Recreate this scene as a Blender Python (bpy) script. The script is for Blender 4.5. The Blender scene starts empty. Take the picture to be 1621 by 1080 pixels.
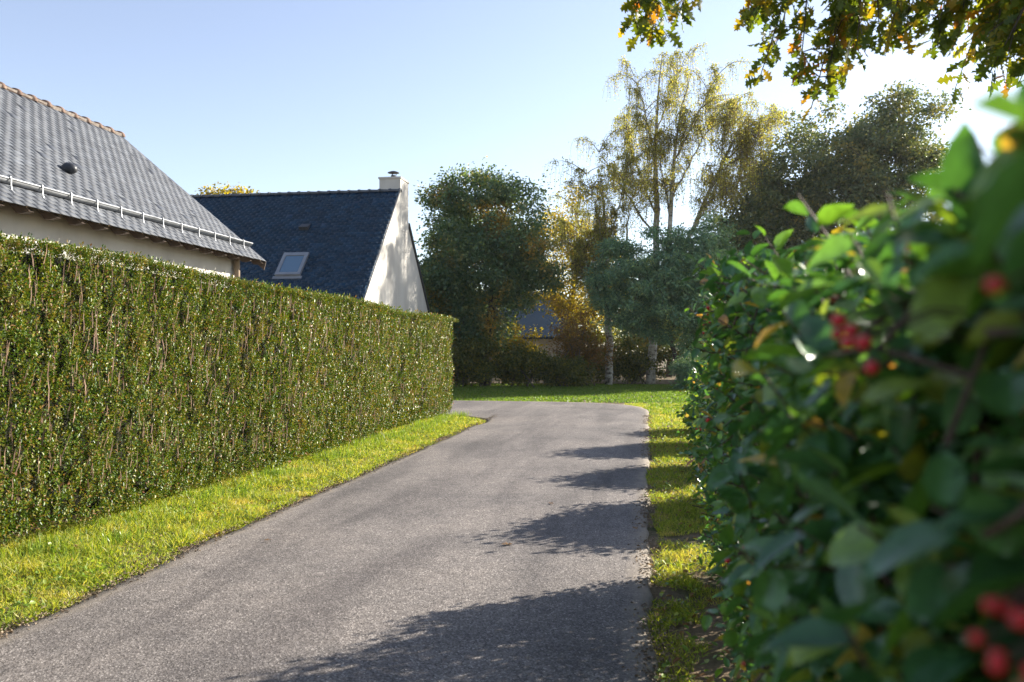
import bpy, math, random
import numpy as np
from mathutils import Vector, Matrix

random.seed(11)
rng = np.random.default_rng(11)
sc = bpy.context.scene
R = math.radians

# ------------------------------------------------------------------ camera
cam_d = bpy.data.cameras.new('camera')
cam_d.sensor_width = 36.0
cam_d.lens = 29.98
cam_d.shift_y = 0.0080
cam_d.clip_start = 0.02
cam_d.clip_end = 2000
cam_d.dof.use_dof = True
cam_d.dof.focus_distance = 15.0
cam_d.dof.aperture_fstop = 4.0
cam = bpy.data.objects.new('camera', cam_d)
cam.location = (0, 0, 1.5)
cam.rotation_euler = (R(90), 0, R(9.0))
sc.collection.objects.link(cam)
sc.camera = cam

# ------------------------------------------------------------------ sky and sun
SUN_AZ, SUN_EL = 50.0, 24.5          # azimuth clockwise from the lane's direction (+Y)
world = bpy.data.worlds.new('World')
sc.world = world
world.use_nodes = True
wn = world.node_tree.nodes
wl = world.node_tree.links
sky = wn.new('ShaderNodeTexSky')
sky.sky_type = 'NISHITA'
sky.sun_disc = False
sky.sun_elevation = R(SUN_EL)
sky.sun_rotation = R(SUN_AZ)
sky.altitude = 50
sky.air_density = 1.0
sky.dust_density = 0.5
sky.ozone_density = 2.0
wn['Background'].inputs['Strength'].default_value = 0.090
hs = wn.new('ShaderNodeHueSaturation')            # tones the sky colour paler, less cyan
hs.inputs['Saturation'].default_value = 0.76
hs.inputs['Hue'].default_value = 0.509
wl.new(sky.outputs['Color'], hs.inputs['Color'])
wl.new(hs.outputs['Color'], wn['Background'].inputs['Color'])

sun_d = bpy.data.lights.new('sun', 'SUN')
sun_d.energy = 5.0
sun_d.angle = R(0.53)
sun_d.color = (1.0, 0.93, 0.82)
sun = bpy.data.objects.new('sun', sun_d)
S = Vector((math.sin(R(SUN_AZ)) * math.cos(R(SUN_EL)), math.cos(R(SUN_AZ)) * math.cos(R(SUN_EL)), math.sin(R(SUN_EL))))
sun.rotation_euler = S.to_track_quat('Z', 'Y').to_euler()
sun.location = (20, 12, 30)
sc.collection.objects.link(sun)

sc.view_settings.view_transform = 'Standard'
sc.view_settings.look = 'None'
sc.view_settings.exposure = 1.5
sc.view_settings.gamma = 1.0
sc.cycles.max_bounces = 8
sc.cycles.transparent_max_bounces = 8
sc.cycles.use_denoising = True

# ------------------------------------------------------------------ helpers: objects
def link(o):
    sc.collection.objects.link(o)
    return o

def tag(o, label=None, cat=None, group=None, kind=None):
    if label: o['label'] = label
    if cat: o['category'] = cat
    if group: o['group'] = group
    if kind: o['kind'] = kind
    return o

def thing(name, label, cat, loc, group=None):
    o = bpy.data.objects.new(name, None)
    o.location = loc
    o.empty_display_size = 0.2
    link(o)
    return tag(o, label, cat, group)

def world_loc(o):
    v = Vector((0, 0, 0))
    while o is not None:
        v += o.location
        o = o.parent
    return v

def np_mesh(name, V, F, mat=None, smooth=False):
    V = np.asarray(V, dtype=np.float32).reshape(-1, 3)
    F = np.asarray(F, dtype=np.int32)
    me = bpy.data.meshes.new(name)
    n, k = F.shape
    me.vertices.add(len(V))
    me.vertices.foreach_set('co', V.ravel())
    me.loops.add(n * k)
    me.loops.foreach_set('vertex_index', F.ravel())
    me.polygons.add(n)
    me.polygons.foreach_set('loop_start', np.arange(0, n * k, k, dtype=np.int32))
    me.polygons.foreach_set('loop_total', np.full(n, k, dtype=np.int32))
    if smooth:
        me.polygons.foreach_set('use_smooth', np.ones(n, dtype=bool))
    me.update(calc_edges=True)
    if mat: me.materials.append(mat)
    return me

def put(name, me, parent=None, kind=None, label=None):
    """Link a mesh whose vertices are world coordinates, under parent (or on its own)."""
    o = bpy.data.objects.new(name, me)
    link(o)
    if parent is not None:
        o.parent = parent
        o.location = -world_loc(parent)
    if kind: o['kind'] = kind
    if label: o['label'] = label
    return o

def put_at(name, me, M, parent=None):
    """Link a mesh by a world matrix, under parent."""
    o = bpy.data.objects.new(name, me)
    link(o)
    if parent is not None:
        o.parent = parent
        M = Matrix.Translation(-world_loc(parent)) @ M
    o.matrix_basis = M
    return o

class MB:
    """Collects boxes, prisms and tubes (quads and triangles) into one mesh."""
    def __init__(s): s.v = []; s.f = []
    def add(s, v, f):
        b = len(s.v)
        s.v += [tuple(map(float, p)) for p in v]
        s.f += [tuple(i + b for i in q) for q in f]
        return s
    def box(s, x0, x1, y0, y1, z0, z1):
        return s.add([(x0,y0,z0),(x1,y0,z0),(x1,y1,z0),(x0,y1,z0),(x0,y0,z1),(x1,y0,z1),(x1,y1,z1),(x0,y1,z1)],
                     [(0,3,2,1),(4,5,6,7),(0,1,5,4),(1,2,6,5),(2,3,7,6),(3,0,4,7)])
    def prism(s, poly, d):
        """poly: 3-D points in order, d: extrusion vector"""
        n = len(poly); d = Vector(d)
        a = [Vector(p) for p in poly]; b = [p + d for p in a]
        f = [tuple(range(n))[::-1], tuple(range(n, 2*n))]
        f += [(i, (i+1) % n, n + (i+1) % n, n + i) for i in range(n)]
        return s.add(a + b, f)
    def tube(s, pts, radii, sides=6, cap=True):
        pts = [Vector([float(q) for q in p]) for p in pts]
        rings = []
        up = Vector((0, 0, 1)) if abs((pts[-1]-pts[0]).normalized().z) < 0.9 else Vector((1, 0, 0))
        v = []
        for i, p in enumerate(pts):
            t = (pts[min(i+1, len(pts)-1)] - pts[max(i-1, 0)]).normalized()
            a = t.cross(up).normalized(); b = t.cross(a)
            for k in range(sides):
                an = 2*math.pi*k/sides
                v.append(p + (math.cos(an)*a + math.sin(an)*b)*float(radii[i]))
        f = []
        for i in range(len(pts)-1):
            for k in range(sides):
                k2 = (k+1) % sides
                f.append((i*sides+k, i*sides+k2, (i+1)*sides+k2, (i+1)*sides+k))
        if cap:
            f.append(tuple(range(sides))[::-1]); f.append(tuple((len(pts)-1)*sides + k for k in range(sides)))
        return s.add(v, f)
    def mesh(s, name, mat, smooth=False):
        me = bpy.data.meshes.new(name)
        me.from_pydata(s.v, [], s.f)
        me.update()
        if smooth: me.polygons.foreach_set('use_smooth', [True]*len(me.polygons))
        if mat: me.materials.append(mat)
        return me
    def put(s, name, mat, parent=None, smooth=False, kind=None):
        return put(name, s.mesh(name, mat, smooth), parent, kind)

# ------------------------------------------------------------------ helpers: arrays
def nrm(a):
    return a / np.maximum(np.linalg.norm(a, axis=-1, keepdims=True), 1e-9)

def frames(d, u):
    """Rotation matrices whose x axis is d and z axis is close to u."""
    x = nrm(d); z = nrm(u - (u*x).sum(-1, keepdims=True)*x); y = np.cross(z, x)
    return np.stack([x, y, z], axis=-1)

def scatter(T, F, P, M, sx, sy=None):
    """Copies of template (T, F) at points P with rotations M and sizes."""
    n, k = len(P), len(T)
    sx = np.broadcast_to(np.asarray(sx, float), (n,))
    sy = sx if sy is None else np.broadcast_to(np.asarray(sy, float), (n,))
    L = np.empty((n, k, 3))
    L[:, :, 0] = T[None, :, 0]*sx[:, None]
    L[:, :, 1] = T[None, :, 1]*sy[:, None]
    L[:, :, 2] = T[None, :, 2]*sx[:, None]
    V = np.einsum('nij,nkj->nki', M, L) + P[:, None, :]
    FF = (F[None] + (np.arange(n)*k)[:, None, None])
    return V.reshape(-1, 3), FF.reshape(-1, F.shape[1])

def join(parts):
    V, F, b = [], [], 0
    for v, f in parts:
        V.append(v); F.append(f + b); b += len(v)
    return np.concatenate(V), np.concatenate(F)

def unit(n):
    return nrm(rng.normal(size=(n, 3)))

# leaf templates: length 1 along x, width along y
LEAF2 = (np.array([(0,0,0),(.45,.5,.10),(1,0,-.06),(.45,-.5,.10)], float), np.array([(0,2,1),(0,3,2)]))
LEAF4 = (np.array([(0,0,0),(.25,.38,.06),(.62,.42,.07),(1,0,-.08),(.62,-.42,.07),(.25,-.38,.06)], float),
         np.array([(0,2,1),(0,3,2),(0,4,3),(0,5,4)]))
def fine_leaf(nx=8, cup=.16, droop=.14, ovate=0.0, wave=.02):
    V = []; F = []
    for i in range(nx+1):
        t = i/nx
        w = .5*math.sin(math.pi*t**(1.0-ovate*.45))**.72 if 0 < t < 1 else 0.0
        z0 = -droop*t*t
        for j in (-1, -.5, 0, .5, 1):
            V.append((t, j*w, z0 + cup*abs(j)**1.3*w*1.2 + wave*math.sin(9*t + 2*j)))
    for i in range(nx):
        for j in range(4):
            a = i*5 + j
            F.append((a, a+5, a+6)); F.append((a, a+6, a+1))
    return np.array(V), np.array(F)
FINE = fine_leaf(6)

# ------------------------------------------------------------------ materials
def mat(name):
    m = bpy.data.materials.new(name)
    m.use_nodes = True
    nt = m.node_tree
    return m, nt, nt.nodes, nt.links, nt.nodes['Principled BSDF']

def ramp(nodes, stops, interp='LINEAR'):
    r = nodes.new('ShaderNodeValToRGB')
    cr = r.color_ramp
    cr.interpolation = interp
    while len(cr.elements) < len(stops): cr.elements.new(0.5)
    for e, (p, c) in zip(cr.elements, stops):
        e.position = p; e.color = (*c, 1)
    return r

def noise(nodes, links, scale, detail=3, rough=.55, coord=None, dist=0):
    n = nodes.new('ShaderNodeTexNoise')
    n.inputs['Scale'].default_value = scale
    n.inputs['Detail'].default_value = detail
    n.inputs['Roughness'].default_value = rough
    n.inputs['Distortion'].default_value = dist
    if coord is not None: links.new(coord, n.inputs['Vector'])
    return n

def mixc(nodes, links, fac, a, b, mode='MIX'):
    n = nodes.new('ShaderNodeMix'); n.data_type = 'RGBA'; n.blend_type = mode
    for s, v in ((n.inputs[0], fac), (n.inputs[6], a), (n.inputs[7], b)):
        if hasattr(v, 'is_linked'): links.new(v, s)
        elif isinstance(v, (int, float)): s.default_value = v
        else: s.default_value = (*v, 1)
    return n.outputs[2]

def leaf_mat(name, stops, transl=.4, rough=.42, spec=.45, tcol=(1.25, 1.2, .45), patch=None, pscale=.5, pcut=(.5, .62), tmul=1.0, gain=1.0):
    """Foliage: colour by leaf, with drifts of turned leaves; light comes through the blade."""
    m, nt, N, L, P = mat(name)
    stops = [(p, tuple(x*gain for x in c)) for p, c in stops]
    patch = [(p, tuple(x*gain for x in c)) for p, c in patch] if patch else None
    geo = N.new('ShaderNodeNewGeometry'); oi = N.new('ShaderNodeObjectInfo')
    add = N.new('ShaderNodeMath'); add.operation = 'ADD'
    L.new(geo.outputs['Random Per Island'], add.inputs[0]); L.new(oi.outputs['Random'], add.inputs[1])
    fr = N.new('ShaderNodeMath'); fr.operation = 'FRACT'; L.new(add.outputs[0], fr.inputs[0])
    r = ramp(N, stops); L.new(fr.outputs[0], r.inputs[0])
    col = r.outputs[0]
    if patch:
        nz = noise(N, L, pscale, 3, .6, geo.outputs['Position'])
        mr = N.new('ShaderNodeMapRange'); mr.inputs[1].default_value = pcut[0]; mr.inputs[2].default_value = pcut[1]
        L.new(nz.outputs[0], mr.inputs[0])
        r2 = ramp(N, patch); L.new(fr.outputs[0], r2.inputs[0])
        col = mixc(N, L, mr.outputs[0], col, r2.outputs[0])
    vein = noise(N, L, 90, 2, .5, geo.outputs['Position'])
    vr = ramp(N, [(.3, (.75,.75,.75)), (.7, (1.12,1.12,1.12))]); L.new(vein.outputs[0], vr.inputs[0])
    col = mixc(N, L, 1.0, col, vr.outputs[0], 'MULTIPLY')
    L.new(col, P.inputs['Base Color'])
    P.inputs['Roughness'].default_value = rough
    P.inputs['Specular IOR Level'].default_value = spec
    tr = N.new('ShaderNodeBsdfTranslucent')
    tc = mixc(N, L, 1.0, col, tuple(c*tmul for c in tcol), 'MULTIPLY'); L.new(tc, tr.inputs['Color'])
    ms = N.new('ShaderNodeMixShader'); ms.inputs[0].default_value = transl
    L.new(P.outputs[0], ms.inputs[1]); L.new(tr.outputs[0], ms.inputs[2])
    L.new(ms.outputs[0], N['Material Output'].inputs['Surface'])
    return m

def rough_mat(name, stops, scale=8, detail=5, rough=.85, bump=.3, bscale=40, spec=.3, stretch=None, bdist=.01):
    m, nt, N, L, P = mat(name)
    geo = N.new('ShaderNodeNewGeometry')
    co = geo.outputs['Position']
    if stretch:
        mp = N.new('ShaderNodeMapping'); mp.inputs['Scale'].default_value = stretch
        L.new(co, mp.inputs[0]); co = mp.outputs[0]
    nz = noise(N, L, scale, detail, .6, co)
    r = ramp(N, stops); L.new(nz.outputs[0], r.inputs[0])
    L.new(r.outputs[0], P.inputs['Base Color'])
    P.inputs['Roughness'].default_value = rough
    P.inputs['Specular IOR Level'].default_value = spec
    if bump:
        b = N.new('ShaderNodeBump'); b.inputs['Strength'].default_value = bump; b.inputs['Distance'].default_value = bdist
        n2 = noise(N, L, bscale, 4, .6, co)
        L.new(n2.outputs[0], b.inputs['Height']); L.new(b.outputs[0], P.inputs['Normal'])
    return m

def slate_mat(name, lo, hi, rough=.45, spec=.5):
    m, nt, N, L, P = mat(name)
    geo = N.new('ShaderNodeNewGeometry'); oi = N.new('ShaderNodeObjectInfo')
    add = N.new('ShaderNodeMath'); add.operation = 'ADD'
    L.new(geo.outputs['Random Per Island'], add.inputs[0]); L.new(oi.outputs['Random'], add.inputs[1])
    fr = N.new('ShaderNodeMath'); fr.operation = 'FRACT'; L.new(add.outputs[0], fr.inputs[0])
    r = ramp(N, [(0, lo), (.8, hi), (1, tuple(min(1, c*1.25) for c in hi))]); L.new(fr.outputs[0], r.inputs[0])
    nz = noise(N, L, 3.0, 5, .6, geo.outputs['Position'])
    vr = ramp(N, [(.3, (.78,.78,.78)), (.7, (1.15,1.13,1.08))]); L.new(nz.outputs[0], vr.inputs[0])
    col = mixc(N, L, 1.0, r.outputs[0], vr.outputs[0], 'MULTIPLY')
    lich = noise(N, L, 14, 4, .7, geo.outputs['Position'])
    lr = ramp(N, [(.68, (0,0,0)), (.74, (1,1,1))]); L.new(lich.outputs[0], lr.inputs[0])
    mm = N.new('ShaderNodeMath'); mm.operation = 'MULTIPLY'; mm.inputs[1].default_value = .5
    L.new(lr.outputs[0], mm.inputs[0])
    col = mixc(N, L, mm.outputs[0], col, tuple(c*1.5 for c in hi))
    L.new(col, P.inputs['Base Color'])
    P.inputs['Roughness'].default_value = rough
    P.inputs['Specular IOR Level'].default_value = spec
    b = N.new('ShaderNodeBump'); b.inputs['Strength'].default_value = .25; b.inputs['Distance'].default_value = .004
    n2 = noise(N, L, 60, 3, .6, geo.outputs['Position'])
    L.new(n2.outputs[0], b.inputs['Height']); L.new(b.outputs[0], P.inputs['Normal'])
    return m

M = {}
M['plaster'] = rough_mat('cream_render', [(.25, (.38,.355,.32)), (.5, (.50,.475,.43)), (.75, (.57,.545,.50))], 1.6, 8, .9, .5, 120, stretch=(1, 1, .35), bdist=.004)
M['plaster_dull'] = rough_mat('sand_render', [(.3, (.42,.36,.28)), (.7, (.52,.45,.36))], 1.2, 6, .9, .3, 80)
M['slate_grey'] = slate_mat('weathered_slate', (.056,.062,.075), (.072,.080,.096), .62, .3)
M['slate_blue'] = slate_mat('blue_slate', (.003,.018,.040), (.007,.030,.064), .45, .2)
M['deck_wood'] = rough_mat('roof_boards', [(.3, (.20,.14,.09)), (.7, (.30,.21,.13))], 6, 4, .8, .3, 30, stretch=(1,8,1))
M['rafter_wood'] = rough_mat('rafter_wood', [(.3, (.06,.045,.035)), (.7, (.11,.08,.06))], 10, 4, .8, .3, 50)
M['clay'] = rough_mat('clay_ridge', [(.25, (.085,.055,.042)), (.55, (.17,.11,.08)), (.8, (.24,.19,.15))], 9, 5, .85, .5, 60)
M['clay_dark'] = rough_mat('dark_ridge', [(.3, (.05,.055,.065)), (.7, (.11,.12,.13))], 9, 5, .6, .4, 60)
M['steel_dark'] = rough_mat('dark_metal', [(.3, (.03,.032,.036)), (.7, (.06,.062,.068))], 20, 2, .4, 0)
M['mortar'] = rough_mat('mortar', [(.3, (.12,.10,.085)), (.7, (.22,.185,.155))], 20, 4, .95, .4, 90)
def metal_mat(name, col, rough):
    m, nt, N, L, P = mat(name)
    P.inputs['Metallic'].default_value = .85
    P.inputs['Base Color'].default_value = (*col, 1)
    geo = N.new('ShaderNodeNewGeometry')
    nz = noise(N, L, 5, 5, .6, geo.outputs['Position'])
    r = ramp(N, [(.3, (rough*.8,)*3), (.7, (rough*1.3,)*3)]); L.new(nz.outputs[0], r.inputs[0]); L.new(r.outputs[0], P.inputs['Roughness'])
    r2 = ramp(N, [(.3, tuple(c*.75 for c in col)), (.7, col)]); L.new(nz.outputs[0], r2.inputs[0]); L.new(r2.outputs[0], P.inputs['Base Color'])
    return m
M['zinc'] = metal_mat('zinc', (.36,.37,.385), .55)
m_, nt_, N_, L_, P_ = mat('window_glass')
P_.inputs['Base Color'].default_value = (.06,.13,.20,1); P_.inputs['Roughness'].default_value = .04; P_.inputs['Specular IOR Level'].default_value = .9  # blue base colour stands in for reflected sky
P_.inputs['Coat Weight'].default_value = 1.0; P_.inputs['Coat Roughness'].default_value = .02
M['glass'] = m_
M['bark'] = rough_mat('oak_bark', [(.3, (.035,.028,.022)), (.7, (.10,.08,.062))], 9, 6, .9, .8, 25, stretch=(1,1,.25), bdist=.03)
M['bark_mid'] = rough_mat('grey_bark', [(.3, (.07,.058,.046)), (.7, (.16,.135,.11))], 9, 6, .9, .6, 25, stretch=(1,1,.25), bdist=.02)
M['birch_bark'] = rough_mat('birch_bark', [(.36, (.06,.05,.04)), (.46, (.30,.27,.22)), (.62, (.52,.49,.42))], 4.5, 7, .8, .6, 14, stretch=(1,1,1.8), bdist=.03)
M['twig'] = rough_mat('brown_twig', [(.3, (.06,.038,.026)), (.7, (.14,.095,.068))], 30, 3, .75, .2, 90)
M['shoot'] = rough_mat('hedge_shoot', [(.3, (.11,.065,.04)), (.7, (.27,.17,.115))], 12, 3, .7, .2, 90)
M['hedge_core_shade'] = rough_mat('hedge_core_shade', [(.3, (.010,.012,.006)), (.7, (.03,.028,.016))], 14, 4, .95, 1.0, 30, bdist=.05)  # near-black colour carries the shade in the gaps between leaves

# asphalt: worn chippings, dusty edges, faint tracks
def asphalt():
    m, nt, N, L, P = mat('asphalt')
    geo = N.new('ShaderNodeNewGeometry'); co = geo.outputs['Position']
    v = N.new('ShaderNodeTexVoronoi'); v.inputs['Scale'].default_value = 135; L.new(co, v.inputs['Vector'])
    stone = ramp(N, [(0, (.045,.040,.038)), (.30, (.112,.100,.094)), (.7, (.175,.158,.150)), (.92, (.24,.22,.208)), (1, (.42,.39,.37))])
    sep = N.new('ShaderNodeSeparateColor'); L.new(v.outputs['Color'], sep.inputs[0]); L.new(sep.outputs[0], stone.inputs[0])
    big = noise(N, L, .55, 5, .6, co, .4)
    br = ramp(N, [(.30, (.68,.68,.69)), (.5, (1,.99,.98)), (.70, (1.25,1.22,1.18))]); L.new(big.outputs[0], br.inputs[0])
    col = mixc(N, L, 1.0, stone.outputs[0], br.outputs[0], 'MULTIPLY')
    fine = noise(N, L, 7, 5, .65, co)
    fr = ramp(N, [(.3, (.82,.82,.82)), (.7, (1.15,1.14,1.12))]); L.new(fine.outputs[0], fr.inputs[0])
    col = mixc(N, L, 1.0, col, fr.outputs[0], 'MULTIPLY')
    # tracks and stains along the lane
    mp = N.new('ShaderNodeMapping'); mp.inputs['Scale'].default_value = (1.5, .22, 1); L.new(co, mp.inputs[0])
    tn = noise(N, L, 1.0, 4, .6, mp.outputs[0], .6)
    tr = ramp(N, [(.38, (.74,.73,.73)), (.56, (1.08,1.07,1.05))]); L.new(tn.outputs[0], tr.inputs[0])
    col = mixc(N, L, 1.0, col, tr.outputs[0], 'MULTIPLY')
    at = N.new('ShaderNodeAttribute'); at.attribute_name = 'edge'
    en = noise(N, L, 5, 5, .7, co)
    mu = N.new('ShaderNodeMath'); mu.operation = 'MULTIPLY'; L.new(at.outputs['Fac'], mu.inputs[0]); L.new(en.outputs[0], mu.inputs[1])
    mr = N.new('ShaderNodeMapRange'); mr.inputs[1].default_value = .14; mr.inputs[2].default_value = .46; L.new(mu.outputs[0], mr.inputs[0])
    col = mixc(N, L, mr.outputs[0], col, (.23,.195,.155))
    L.new(col, P.inputs['Base Color'])
    P.inputs['Roughness'].default_value = .78; P.inputs['Specular IOR Level'].default_value = .35
    b = N.new('ShaderNodeBump'); b.inputs['Strength'].default_value = .4; b.inputs['Distance'].default_value = .005
    L.new(v.outputs['Distance'], b.inputs['Height']); L.new(b.outputs[0], P.inputs['Normal'])
    return m
M['asphalt'] = asphalt()

def soil():
    m, nt, N, L, P = mat('soil_and_turf')
    geo = N.new('ShaderNodeNewGeometry'); co = geo.outputs['Position']
    a = noise(N, L, 1.6, 6, .65, co); b_ = noise(N, L, 38, 5, .7, co)
    g = ramp(N, [(.3, (.030,.040,.012)), (.7, (.075,.090,.028))]); L.new(b_.outputs[0], g.inputs[0])
    d = ramp(N, [(.3, (.10,.070,.042)), (.7, (.25,.185,.115))]); L.new(b_.outputs[0], d.inputs[0])
    k = ramp(N, [(.36, (0,0,0)), (.52, (1,1,1))]); L.new(a.outputs[0], k.inputs[0])
    col = mixc(N, L, k.outputs[0], g.outputs[0], d.outputs[0]); L.new(col, P.inputs['Base Color'])
    P.inputs['Roughness'].default_value = .95; P.inputs['Specular IOR Level'].default_value = .2
    b = N.new('ShaderNodeBump'); b.inputs['Strength'].default_value = .8; b.inputs['Distance'].default_value = .02
    L.new(b_.outputs[0], b.inputs['Height']); L.new(b.outputs[0], P.inputs['Normal'])
    return m
M['soil'] = soil()
M['grass'] = leaf_mat('verge_grass', [(0,(.06,.10,.014)), (.45,(.135,.18,.022)), (.82,(.22,.24,.034)), (1,(.32,.27,.09))], .5, .45, .35, (1.35,1.25,.5),
                      patch=[(0,(.20,.19,.04)), (.6,(.30,.25,.075)), (1,(.34,.26,.12))], pscale=2.2, pcut=(.53,.72), gain=2.0)
M['grass_tall'] = leaf_mat('tall_grass', [(0,(.065,.115,.018)), (.6,(.12,.18,.028)), (1,(.20,.23,.05))], .45, .38, .5, (1.3,1.25,.5), gain=1.9)
M['lawn'] = leaf_mat('lawn_grass', [(0,(.05,.10,.014)), (.6,(.085,.145,.02)), (1,(.13,.17,.03))], .5, .5, .3, (1.3,1.25,.5), gain=1.7)
M['hedge_leaf'] = leaf_mat('clipped_hedge_leaf', [(0,(.018,.042,.005)), (.35,(.042,.080,.008)), (.64,(.085,.118,.010)), (.86,(.15,.145,.016)), (.95,(.19,.12,.05)), (1,(.20,.085,.05))], .30, .38, .38, (1.25,1.15,.35),
                           patch=[(0,(.06,.075,.012)), (.5,(.13,.115,.022)), (1,(.21,.12,.055))], pscale=2.6, pcut=(.57,.75), gain=1.85)
M['berry_leaf'] = leaf_mat('shrub_leaf', [(0,(.020,.055,.022)), (.45,(.035,.085,.028)), (.80,(.070,.13,.022)), (.93,(.12,.145,.025)), (.975,(.26,.17,.03)), (1,(.20,.085,.04))], .36, .30, .75, (1.25,1.3,.35), gain=2.5)
M['oak_leaf'] = leaf_mat('autumn_oak_leaf', [(0,(.050,.085,.014)), (.45,(.10,.14,.018)), (.75,(.18,.19,.022)), (.92,(.27,.19,.02)), (1,(.32,.10,.02))], .55, .35, .4, (1.5,1.35,.35), gain=1.2)
M['dark_leaf'] = leaf_mat('dark_oak_leaf', [(0,(.022,.044,.026)), (.6,(.040,.066,.034)), (1,(.070,.088,.030))], .38, .45, .4, (1.4,1.25,.4),
                          patch=[(0,(.10,.09,.02)), (.6,(.19,.13,.025)), (1,(.24,.12,.025))], pscale=.6, pcut=(.53,.70), gain=3.2)
M['birch_leaf'] = leaf_mat('birch_leaf', [(0,(.100,.110,.032)), (.5,(.155,.155,.040)), (.85,(.21,.185,.048)), (1,(.24,.17,.04))], .66, .42, .4, (1.3,1.28,.6), gain=2.3)
M['yellow_leaf'] = leaf_mat('yellowing_leaf', [(0,(.13,.13,.022)), (.5,(.21,.19,.028)), (1,(.29,.21,.032))], .65, .45, .35, (1.5,1.3,.4), gain=1.5)
M['mimosa_leaf'] = leaf_mat('blue_green_leaf', [(0,(.035,.070,.048)), (.6,(.060,.105,.065)), (1,(.10,.14,.060))], .35, .5, .35, (1.3,1.2,.5),
                            patch=[(0,(.11,.14,.04)), (1,(.24,.22,.05))], pscale=.8, pcut=(.60,.72), gain=3.0)
M['grey_leaf'] = leaf_mat('grey_green_leaf', [(0,(.028,.042,.022)), (.6,(.048,.064,.032)), (1,(.095,.090,.032))], .38, .45, .45, (1.35,1.25,.45),
                          patch=[(0,(.10,.09,.03)), (1,(.17,.13,.035))], pscale=.5, pcut=(.58,.7), gain=3.1)
M['under_leaf'] = leaf_mat('undergrowth_leaf', [(0,(.026,.042,.012)), (.6,(.062,.074,.018)), (1,(.15,.125,.022))], .4, .5, .35, (1.4,1.25,.35), gain=2.0)
M['rust_leaf'] = leaf_mat('rusty_leaf', [(0,(.08,.060,.02)), (.5,(.15,.095,.028)), (1,(.22,.11,.03))], .45, .5, .35, (1.4,1.2,.4), gain=1.4)
m_, nt_, N_, L_, P_ = mat('red_berry')
P_.inputs['Base Color'].default_value = (.50,.014,.016,1); P_.inputs['Roughness'].default_value = .25; P_.inputs['Subsurface Weight'].default_value = .0
M['berry'] = m_
M['dry_leaf'] = leaf_mat('dry_fallen_leaf', [(0,(.20,.10,.04)), (.5,(.30,.17,.06)), (1,(.36,.26,.11))], .2, .6, .3, (1.2,1,.5))

# ------------------------------------------------------------------ the ground and the lane
def ground_sheet():
    n = 70
    g = np.linspace(-1, 1, n); g = np.sign(g)*np.abs(g)**2.2*110
    X, Y = np.meshgrid(g, g)
    V = np.stack([X, Y + 15, np.zeros_like(X)], -1).reshape(-1, 3)
    V[:, 2] = -0.03
    i = np.arange(n-1); a = (i[:, None]*n + i[None, :]).ravel()
    F = np.stack([a, a+1, a+n+1, a+n], -1)
    return np_mesh('ground', V, F, M['soil'], True)
tag(put('ground', ground_sheet()), 'soil and rough turf under lawns, verges and trees', kind='structure')

def left_edge(y):   # lane's left edge
    return -3.36 + .025*math.sin(y*.6) + .012*math.sin(y*2.7+1)
def right_edge(y):
    return .03 + .02*math.sin(y*.5+.5) + .010*math.sin(y*2.3)
def chain(pts, n):
    """Smooth resample of a polyline (Catmull-Rom)."""
    P = np.array(pts, float); out = []
    Q = np.vstack([2*P[0]-P[1], P, 2*P[-1]-P[-2]])
    k = max(2, n // (len(P)-1))
    for i in range(len(P)-1):
        p0, p1, p2, p3 = Q[i:i+4]
        for t in np.linspace(0, 1, k, endpoint=False):
            out.append(.5*((2*p1) + (p2-p0)*t + (2*p0-5*p1+4*p2-p3)*t*t + (3*p1-p0-3*p2+p3)*t**3))
    out.append(P[-1])
    return np.array(out)
LEFT = chain([(left_edge(y), y) for y in np.arange(-12, 16.6, .45)] + [(-3.27,16.9),(-3.30,17.5),(-3.55,18.1),(-4.2,18.75),(-5.4,19.3),(-7.5,19.7),(-11,19.9),(-18,20.0),(-45,20.0)], 320)
RIGHT = chain([(right_edge(y), y) for y in np.arange(-12, 19.6, .45)] + [(.06,20.5),(-.02,21.6),(-.30,22.7),(-.9,23.5),(-1.9,24.0),(-3.4,24.25),(-6,24.3),(-10,24.3),(-18,24.3),(-45,24.3)], 320)
def arc(P, n):
    d = np.r_[0, np.cumsum(np.linalg.norm(np.diff(P, axis=0), axis=1))]
    s = np.linspace(0, d[-1], n)
    return np.stack([np.interp(s, d, P[:, k]) for k in (0, 1)], -1)
def lane():
    n, c = 900, 17
    a, b = arc(LEFT, n), arc(RIGHT, n)
    ja = rng.normal(0, 1, n); jb = rng.normal(0, 1, n)
    ker = np.ones(3)/3
    ja = np.convolve(ja, ker, 'same')*.022; jb = np.convolve(jb, ker, 'same')*.022
    t = np.array([0, .006, .03, .075, .12, .18, .27, .38, .5, .62, .73, .82, .88, .925, .97, .994, 1])
    dirv = nrm(b - a)
    a = a + dirv*ja[:, None]; b = b + dirv*jb[:, None]
    P = a[:, None]*(1-t[None, :, None]) + b[:, None]*t[None, :, None]
    z = .022*(1 - (2*t-1)**2) + .006
    z[0] = z[-1] = -.028
    V = np.concatenate([P, np.broadcast_to(z[None, :, None], (n, c, 1))], -1).reshape(-1, 3)
    i = np.arange(n-1); j = np.arange(c-1)
    q = (i[:, None]*c + j[None, :]).ravel()
    F = np.stack([q, q+1, q+c+1, q+c], -1)
    me = np_mesh('lane', V, F, M['asphalt'], True)
    e = np.clip(1 - np.minimum(t, 1-t)/.075, 0, 1)
    at = me.attributes.new('edge', 'FLOAT', 'POINT')
    at.data.foreach_set('value', np.broadcast_to(e, (n, c)).astype(np.float32).ravel())
    return me
tag(put('lane', lane()), 'grey asphalt lane bending left beyond the clipped hedge', kind='structure')

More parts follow.
